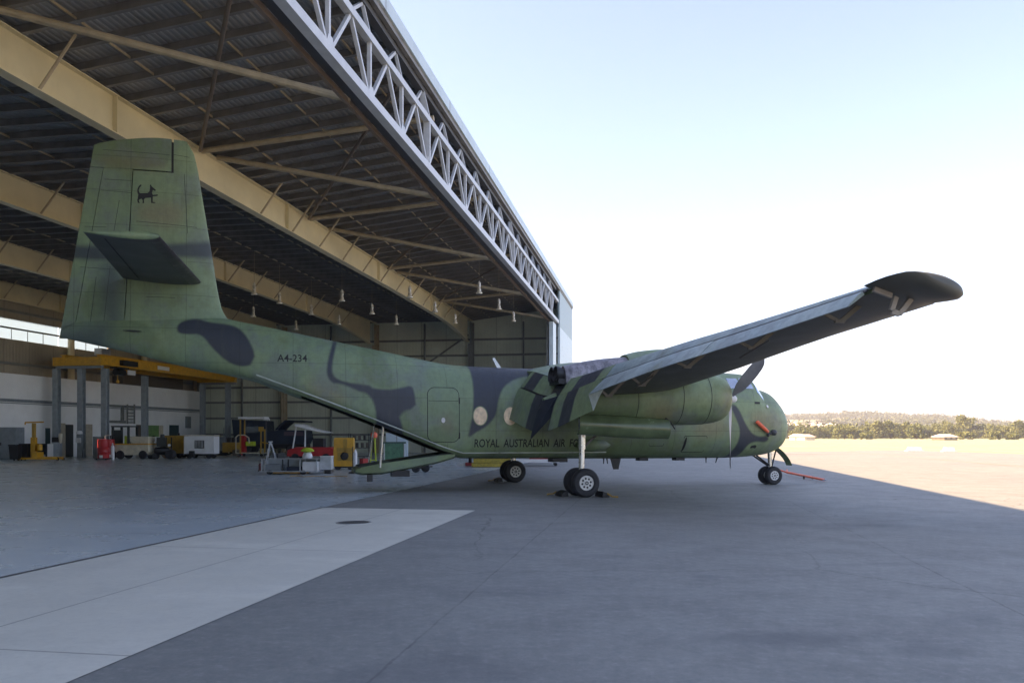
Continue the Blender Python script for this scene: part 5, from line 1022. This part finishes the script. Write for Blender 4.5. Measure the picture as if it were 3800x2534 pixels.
t = thing('white_container', 'pale container standing beyond the green crate', 'container', W(1475, 1702), 0); t.scale = (0.5, 0.6, 0.85); mb = MB(); mb.box(-1.5, 1.4, -.6, .6, .12, 2.1); mb.build('body', M['pier'], t); mb = MB(); mb.box(-.05, .05, -.62, -.603, .2, 2.0); mb.build('door_seam', M['girt'], t); mb = MB(); mb.box(-1.4, 1.3, -.5, .5, 0, .115); mb.build('skid', M['black'], t)
t = thing('parts_rack', 'dark metal rack full of parts beside the start cart', 'rack', W(1335, 1708), 0); mb = MB()
for x in (-.65, .65):
    for y in (-.3, .3): mb.bar((x, y, 0), (x, y, 1.75), .06)
mb.build('upright', M['charcoal'], t)
for z in (.25, .8, 1.3): mb = MB(); mb.box(-.66, .66, -.3, .3, z, z + .04); mb.build('shelf', M['charcoal'], t)
for k in range(7): mb = MB(); x = -.52 + .17 * k; mb.box(x - .06, x + .07, -.2, .2, 1.345 if k % 2 else .845, 1.62 if k % 2 else 1.15); mb.build('part_box', [M['brown'], M['bracket'], M['charcoal']][k % 3], t)
t = thing('wheel_dolly', 'small dolly with black tyres and yellow hubs under the cargo ramp', 'dolly', W(1562, 1752), .1); mb = MB(); mb.bar((-.25, 0, .2), (.25, 0, .2), .08); mb.bar((0, 0, .2), (.5, .35, .25), .06); mb.build('axle', M['black'], t); wheel_part(t, -.22, -.12, .19, .14, hub='yellow'); wheel_part(t, .2, .15, .19, .14, hub='yellow')
# things seen under the belly
t = thing('yellow_mat_stack', 'low stack of yellow padding seen under the aircraft belly', 'padding', W(1835, 1732), .0); mb = MB()
for k in range(3): mb.box(-1.15 + .08 * k, 1.2 - .1 * k, -.5, .5, .02 + .22 * k, .22 + .22 * k)
mb.build('pad', mat('dull_yellow_vinyl', (.42, .33, .05), .6, var=.35, scale=8), t)
t = thing('red_white_trolley', 'low white trolley carrying red boxes seen under the aircraft belly', 'trolley', W(1985, 1727), 0); mb = MB(); mb.box(-1.1, 1.3, -.5, .5, .18, .36); mb.build('deck', M['whitepaint'], t); mb = MB(); mb.box(-.3, .75, -.4, .4, .365, .8); mb.build('red_box', M['red'], t); mb = MB(); mb.bar((1.3, 0, .3), (1.5, 0, .7), .05); mb.build('handle', M['whitepaint'], t)
for x in (-.9, 1.1):
    for y in (-.4, .4): wheel_part(t, x, y, .09, .08)
t = thing('jack_stand', 'small red jack with black post under the aircraft belly', 'jack', W(1752, 1730), 0); mb = MB(); mb.box(-.35, .35, -.25, .25, .03, .2); mb.build('jack_base', M['red'], t); mb = MB(); mb.tube((-.1, 0, .2), (-.1, 0, .75), .1); mb.build('jack_post', M['black'], t); mb = MB(); mb.box(-.85, -.38, -.15, .15, .0, .18); mb.build('grey_block', M['alu'], t)
# chocks and tow bar on the apron
def acw(s, p, z=0): return Matrix.Translation((.892, 25.42, 0)) @ Matrix.Rotation(AC, 4, 'Z') @ Vector((s, p, z))
ck = None
for s, p, lb, fl in ((.52, -3.85, 'black wheel chock in front of the near main wheels', 1), (-.42, -3.3, 'black wheel chock behind the near main wheels', -1), (-.45, 3.6, 'black wheel chock behind the far main wheels', -1)):
    t = thing('wheel_chock', lb, 'chock', acw(s, p), AC if fl > 0 else AC + math.pi, 'chocks at the main wheels')
    mb = MB(); mb.prism([(-.09, 0), (.11, 0), (.07, .10), (-.07, .15)], lambda x, z: (x, -.28, z), lambda x, z: (x, .28, z)); mb.build('wedge', M['black'], t); mb = MB(); mb.path([(.05, -.28, .1), (.12, -.42, .03), (.25, -.5, .02), (.3, -.3, .02)], .018, 6); mb.build('rope', M['yellowdull'], t)
A, B = W(2916, 1764), W(3058, 1787); dv = B - A
t = thing('tow_bar', 'orange red tow bar lying on the apron ahead of the nose wheels', 'tow bar', A, math.atan2(dv.y, dv.x)); L_ = dv.length
mb = MB(); mb.tube((.1, 0, .14), (L_, 0, .07), .045, n=10); mb.build('bar', M['orange'], t, 40); mb = MB(); mb.bar((.1, 0, .14), (-.35, -.16, .22), .05); mb.bar((.1, 0, .14), (-.35, .16, .22), .05); mb.build('yoke', M['orange'], t); mb = MB(); mb.lathe([(.05, -.02), (.08, 0), (.05, .02)], (L_ + .06, 0, .07), n=12); mb.build('ring', M['steel'], t)
for y in (-.16, .16): wheel_part(t, L_ * .62, y, .06, .05)
mb = MB(); mb.bar((L_ * .62, -.16, .06), (L_ * .62, .16, .06), .03); mb.build('axle', M['steel'], t)
# white cone markers beside the apron
for i, (px, py, lb) in enumerate(((3392, 1673, 'low white gable shaped apron marker, nearer the aircraft nose'), (3520, 1674, 'low white gable shaped apron marker, farther to the right'))):
    t = thing('apron_marker', lb, 'marker', W(px, py), 0, 'white markers at the apron edge'); w2 = .75 if i == 0 else .55
    mb = MB(); mb.prism([(-w2, .06), (w2, .06), (w2 * .8, .42), (-w2 * .8, .42)], lambda x, z: (x, -.25, z), lambda x, z: (x * .9, .25, z)); mb.build('marker_body', M['whitepaint'], t); mb = MB(); mb.box(-w2 - .15, w2 + .15, -.3, .3, 0, .055); mb.build('marker_base', M['whitepaint'], t)

# small clutter between the machines
t = thing('cable_drum', 'wooden cable drum standing between the compressor and the yellow power unit', 'cable drum', W(618, 1699), .4); mb = MB(); mb.lathe([(.0, -.3), (.38, -.3), (.38, -.25), (.16, -.25), (.16, .25), (.38, .25), (.38, .3), (0, .3)], (0, 0, .38), (0, 1, 0), 22); mb.build('drum', M['wood'], t, 40); mb = MB(); mb.lathe([(.17, -.2), (.28, -.2), (.28, .2), (.17, .2)], (0, 0, .38), (0, 1, 0), 18); mb.build('cable', M['black'], t, 40)
for i, (px, py, sz, mt, lab) in enumerate(((878, 1689, .55, 'brown', 'brown carton just right of the yellow pump unit'), (893, 1688, .42, 'red', 'small red toolbox left of the tall access stand'), (1042, 1702, .5, 'charcoal', 'dark crate under the navy covered vehicle'), (1255, 1712, .5, 'navy', 'dark blue crate left of the yellow start cart'), (1350, 1722, .4, 'red', 'small red toolbox in front of the parts rack'), (138, 1700, .4, 'grey', 'grey toolbox on the floor behind the floor crane'))):
    t = thing('tool_box' if mt in ('red', 'grey') else 'crate', lab, 'box', W(px, py), .25 * i); mb = MB(); mb.box(-sz / 2, sz / 2, -sz * .35, sz * .35, 0, sz * .72); mb.build('body', M[mt], t); mb = MB(); mb.box(-sz * .52, sz * .52, -sz * .37, sz * .37, sz * .725, sz * .82); lid = mb.build('lid', M['grey'] if i % 2 else M[mt], t); mb = MB(); mb.path([(-sz * .2, 0, sz * .82), (-sz * .2, 0, sz * .98), (sz * .2, 0, sz * .98), (sz * .2, 0, sz * .82)], .018, 6); mb.build('handle', M['black'], lid)
t = thing('air_hose', 'yellow air hose trailing over the floor before the workbench trolley', 'hose', W(1160, 1768), 0); g0 = W(1160, 1768); mb = MB(); mb.path([(-.9 + .12 * k, .25 * math.sin(k * .9) * (1 - k / 24), .015) for k in range(20)], .014, 6); mb.build('hose', M['yellowdull'], t, 60)
t = thing('pipe_bundle', 'upright grey pipes leaning on the far wall behind the yellow pump unit', 'pipes', W(838, 1684), 0); mb = MB()
for k in range(5): mb.tube((-.3 + .14 * k, -.1, 0), (-.25 + .12 * k, .25, 2.3 + .25 * (k % 3)), .035, n=8)
mb.build('pipe', M['grey'], t, 50)
# ------------------------------------------------------------------ far side: trees, houses, hills
def leafmat(name, c1, c2):
    m, nt, b = newmat(name); tc = N(nt, 'ShaderNodeTexCoord'); oi = N(nt, 'ShaderNodeObjectInfo'); f = noise(nt, tc.outputs['Object'], .45, 4, .7)
    k = mathn(nt, 'ADD', remap(nt, f, .3, .7, 0, .8), mathn(nt, 'MULTIPLY', oi.outputs['Random'], .4)); k = mathn(nt, 'MINIMUM', k, 1.)
    nt.links.new(mixc(nt, k, c1, c2), b.inputs['Base Color']); b.inputs['Roughness'].default_value = .65; b.inputs['Specular IOR Level'].default_value = .25; return m
M['leaf'] = leafmat('olive_foliage', (.055, .075, .022), (.145, .155, .05)); M['leafdark'] = leafmat('dark_foliage', (.038, .054, .026), (.085, .10, .045)); M['bark'] = mat('tree_bark', (.10, .075, .05), .9)
def crown(blobs, n, size, rg):
    """leaf-clump faces spread through several lobes"""
    vs = []; fs = []
    tot = sum(r[3] * r[4] * r[5] for r in blobs) ** 1
    for (cx, cy, cz, rx, ry, rz) in blobs:
        m_ = max(30, int(n * rx * ry * rz / tot))
        d = rg.normal(size=(m_, 3)); d /= np.linalg.norm(d, axis=1)[:, None]; rad = rg.random(m_) ** .33 * (.82 + .30 * rg.random(m_))
        p = d * rad[:, None] * (rx, ry, rz) + (cx, cy, cz)
        u = rg.normal(size=(m_, 3)); u /= np.linalg.norm(u, axis=1)[:, None]; w = np.cross(u, d + .6 * rg.normal(size=(m_, 3))); w /= np.linalg.norm(w, axis=1)[:, None] + 1e-6
        s = size * (.5 + rg.random(m_))[:, None]
        q = np.stack([p - u * s, p + w * s * .6, p + u * s, p - w * s * .6], 1).reshape(-1, 3); b = len(vs)
        vs += q.tolist(); fs += [(b + 4 * i, b + 4 * i + 1, b + 4 * i + 2, b + 4 * i + 3) for i in range(m_)]
    return vs, fs
TREES = []
def tree_mesh(kind, rg):
    h, wd = kind; nb = 9; blobs = [(0, 0, h * .58, wd * .33, wd * .33, h * .30)]
    for k in range(nb):
        a = rg.random() * 6.28; r = wd * .5 * (.35 + .45 * rg.random()); z = h * (.36 + .48 * rg.random()); q = wd * (.14 + .12 * rg.random()); blobs.append((r * math.cos(a), r * math.sin(a), z, q, q, q * (.7 + .4 * rg.random())))
    for k in range(5):
        a = rg.random() * 6.28; r = wd * .36; blobs.append((r * math.cos(a), r * math.sin(a), h * .2, wd * .16, wd * .16, h * .17))
    vs, fs = crown(blobs, 2600, .50, rg); c = MB(); c.add(vs, fs)
    tk = MB(); tk.path([(0, 0, -.1), (.1, .05, h * .25), (-.1, .1, h * .55)], [h * .03, h * .022, h * .01], 8)
    for k in range(5):
        a = k * 1.3; tk.path([(0, 0, h * (.2 + .05 * k)), (wd * .16 * math.cos(a), wd * .16 * math.sin(a), h * (.35 + .06 * k)), (wd * .3 * math.cos(a), wd * .3 * math.sin(a), h * (.45 + .07 * k))], [h * .014, h * .009, h * .004], 6)
    return c, tk
protos = []
for i, (k, mt) in enumerate((((9, 10), 'leaf'), ((8, 14), 'leaf'), ((11, 10), 'leaf'), ((6, 9), 'leaf'), ((8, 9), 'leafdark'), ((4, 7), 'leaf'))):
    protos.append((k, mt, tree_mesh(k, np.random.default_rng(20 + i))))
made = {}
def tree(px, base, top, width_px, kind, lab):
    p = W(px, base); d = p.y; (h, wd), mt, (c, tk) = protos[kind]; H_ = (base - top) * d / 3040; sx = width_px * d / 3040 / (wd * 1.15); sz = H_ / (h * .98)
    t = thing('tree', lab, 'tree', p, random.random() * 6.28, 'trees along the far side of the airfield'); t.scale = (sx, sx, sz)
    if kind not in made:
        cr_ = c.build('crown', M[mt], t, recalc=False); tr2 = tk.build('trunk', M['bark'], t, 60); made[kind] = (cr_, tr2)
    else:
        for o in made[kind]: copy_obj(o, t)
TL = [(2925, 1627, 1572, 60, 4, 'dark tree just right of the aircraft nose'), (2975, 1628, 1578, 75, 0, 'olive tree behind the pink roofed houses'), (3030, 1628, 1583, 70, 1, 'yellowish spreading tree right of the pink roofed houses'),
      (3075, 1628, 1586, 55, 3, 'small round yellow green tree left of the big dark rounded tree'), (3135, 1629, 1580, 110, 1, 'big dense rounded tree standing alone before the long clump'), (3172, 1629, 1592, 70, 4, 'dark tree leaning out of the big rounded tree, coloured as its shaded side'),  # dark leaf colour paints the rounded clump's shaded right side as a tree
      (3250, 1628, 1563, 100, 2, 'tall tree at the left end of the long dense clump'), (3305, 1628, 1562, 110, 0, 'broad tree in the middle of the long dense clump'), (3360, 1628, 1566, 90, 2, 'upright tree near the right end of the long dense clump'), (3400, 1629, 1575, 70, 3, 'lower tree closing the long dense clump on the right'),
      (3440, 1629, 1590, 65, 4, 'low tree left of the white hangar roof, coloured as the shaded clump end'), (3475, 1628, 1573, 90, 0, 'olive tree behind the white shed roof'), (3525, 1627, 1570, 85, 1, 'wide olive tree left of the tallest tree'), (3583, 1627, 1539, 95, 2, 'tallest tree, domed and standing above the whole row'),  # first tree is dark to paint in the long clump's shaded end
      (3630, 1627, 1570, 80, 4, 'dark tree tucked under the right side of the tallest tree'), (3590, 1630, 1602, 70, 5, 'low bright bush in front of the tallest tree'), (3685, 1628, 1580, 80, 1, 'pale spreading tree with gaps right of the tallest tree'), (3740, 1628, 1586, 70, 3, 'small tree between the pale spreading tree and the right edge'),
      (3780, 1628, 1562, 90, 0, 'broad tree at the right edge of the photo'), (3690, 1631, 1600, 50, 5, 'round bush on the grass edge below the pale spreading tree'), (3755, 1631, 1604, 60, 5, 'low bush near the right edge'), (2945, 1630, 1600, 50, 5, 'low bush beside the aircraft nose'), (3215, 1630, 1604, 55, 5, 'low bush at the foot of the long dense clump'), (3850, 1628, 1570, 90, 2, 'tree cut by the right edge of the photo')]
for a in TL: tree(*a)
h0 = None
for i, (px, py, w_, hh, lab) in enumerate(((2960, 1632, 8, 2.8, 'low house with a faded pink roof nearest the aircraft nose'), (2990, 1633, 7, 2.6, 'small pink roofed house beside its larger neighbour'), (3505, 1633, 10, 2.6, 'low white roofed shed below the olive tree'))):
    w_ *= .5; hh *= .72; t = thing('house', lab, 'house', W(px, py), .1 * i, 'houses along the far side of the airfield'); mb = MB(); mb.box(-w_ / 2, w_ / 2, -3, 3, 0, hh * .62); wl = mb.build('wall', mat('dull_house_wall', (.55, .50, .42), .8) if i != 2 else M['brown'], t)
    mb = MB(); mb.add([(-w_ / 2 - .4, -3.4, hh * .6), (w_ / 2 + .4, -3.4, hh * .6), (w_ / 2 + .4, 3.4, hh * .6), (-w_ / 2 - .4, 3.4, hh * .6), (-w_ / 2 + .5, 0, hh * 1.1), (w_ / 2 - .5, 0, hh * 1.1)], [(0, 1, 5, 4), (2, 3, 4, 5), (1, 2, 5), (3, 0, 4), (3, 2, 1, 0)]); mb.build('roof', mat('pale_roof', (.55, .52, .47), .7) if i > 1 else mat('faded_pink_roof', (.48, .36, .31), .7), t)
    mb = MB()
    for k in range(2): mb.box(-w_ * .3 + k * w_ * .4, -w_ * .3 + k * w_ * .4 + 1.2, -3.03, -3.003, hh * .25, hh * .5)
    mb.build('window', M['tan'], t)
# hills
hm, nt, b = newmat('wooded_hill_ground'); tc = N(nt, 'ShaderNodeTexCoord'); f = noise(nt, tc.outputs['Object'], .012, 6, .7)
nt.links.new(mixc(nt, remap(nt, f, .4, .6), (.09, .11, .045), (.26, .25, .15)), b.inputs['Base Color']); b.inputs['Roughness'].default_value = .9
HX = np.linspace(-1200, 3200, 110); HY = np.linspace(560, 2600, 40)
def hill_z(x, y):
    u = x / y; crest = 26 * math.exp(-((u - .46) / .13) ** 2) + 9 * math.exp(-((u - .30) / .10) ** 2) + 9 + 2.5 * math.sin(u * 23) + 1.5 * math.sin(u * 61 + 1)
    f = min(max((y - 620) / 900, 0), 1); f = f * f * (3 - 2 * f); return max(-3, crest * f * 1.0 * (1 if y < 1500 else max(.0, 1 - (y - 1500) / 1500)) - .5)
mb = MB(); mb.rings([[(x, y, hill_z(x, y)) for x in HX] for y in HY], cap0=False, cap1=False, closed=False); o = mb.build('hills', hm, None, 60, recalc=False); structure(o)
if o.data.polygons[0].normal.z < 0: o.data.flip_normals()
rg = np.random.default_rng(5); V = []; F = []
for k in range(2600):
    y = 600 + 1000 * rg.random() ** .8; u = .26 + .44 * rg.random(); x = u * y; z = hill_z(x, y)
    if math.sin(x * .011 + 1) + math.sin(y * .013 + x * .004) < -.35 + .6 * (1 - min(1, (y - 600) / 800)): continue
    r = 4 + 4 * rg.random(); v, f = crown([(x, y, z + r * .7, r, r, r * .95)], 26, 1.6, rg); b0 = len(V); V += v; F += [tuple(b0 + i for i in q) for q in f]
mb = MB(); mb.add(V, F); tag(mb.build('hillside_wood', M['leafdark'], None, recalc=False), 'far hazy woods covering the low hills', 'woods', kind='stuff')
rg = np.random.default_rng(9); V = MB()
for k in range(60):
    u = .335 + .055 * rg.random() if k < 42 else .47 + .2 * rg.random(); y = 640 + 420 * rg.random(); x = u * y; z = hill_z(x, y); s = 4 + 3 * rg.random(); V.box(x - s, x + s, y - 4, y + 4, z - 1, z + 4.2)
    V.add([(x - s - .5, y - 4.5, z + 4), (x + s + .5, y - 4.5, z + 4), (x + s + .5, y + 4.5, z + 4), (x - s - .5, y + 4.5, z + 4), (x - s * .5, y, z + 6.5), (x + s * .5, y, z + 6.5)], [(0, 1, 5, 4), (2, 3, 4, 5), (1, 2, 5), (3, 0, 4)], 1)
tag(V.build('hillside_suburb', [mat('far_house_wall', (.42, .38, .32), .8), mat('far_house_roof', (.48, .42, .38), .8)], None), 'pale mass of far houses scattered over the hillside', 'suburb', kind='stuff')
# low tree belt closing the horizon elsewhere
V = []; F = []
for k in range(1000):
    y = 425 + 160 * rg.random(); x = -900 + 2600 * rg.random() if k < 350 else y * (.29 + .40 * rg.random()); r = 2.6 + 2.6 * rg.random()
    v, f = crown([(x, y, r * .75, r * 1.2, r, r)], 40, 1.0, rg); b0 = len(V); V += v; F += [tuple(b0 + i for i in q) for q in f]
mb = MB(); mb.add(V, F); tag(mb.build('treeline', M['leaf'], None, recalc=False), 'far belt of mixed trees and scrub behind the single trees', 'treeline', kind='stuff')

hz = MB(); hz.box(-1300, 3300, -60, 2700, -4.5, 75); hm2 = bpy.data.materials.new('thin_haze'); hm2.use_nodes = True; nt = hm2.node_tree; nt.nodes.clear()
o_ = nt.nodes.new('ShaderNodeOutputMaterial'); pv = nt.nodes.new('ShaderNodeVolumePrincipled'); pv.inputs['Color'].default_value = (.93, .95, 1, 1); pv.inputs['Density'].default_value = .00033; pv.inputs['Anisotropy'].default_value = .2
nt.links.new(pv.outputs[0], o_.inputs['Volume']); tag(hz.build('haze', hm2), 'thin pale haze that fades the far hills', 'haze', kind='stuff')
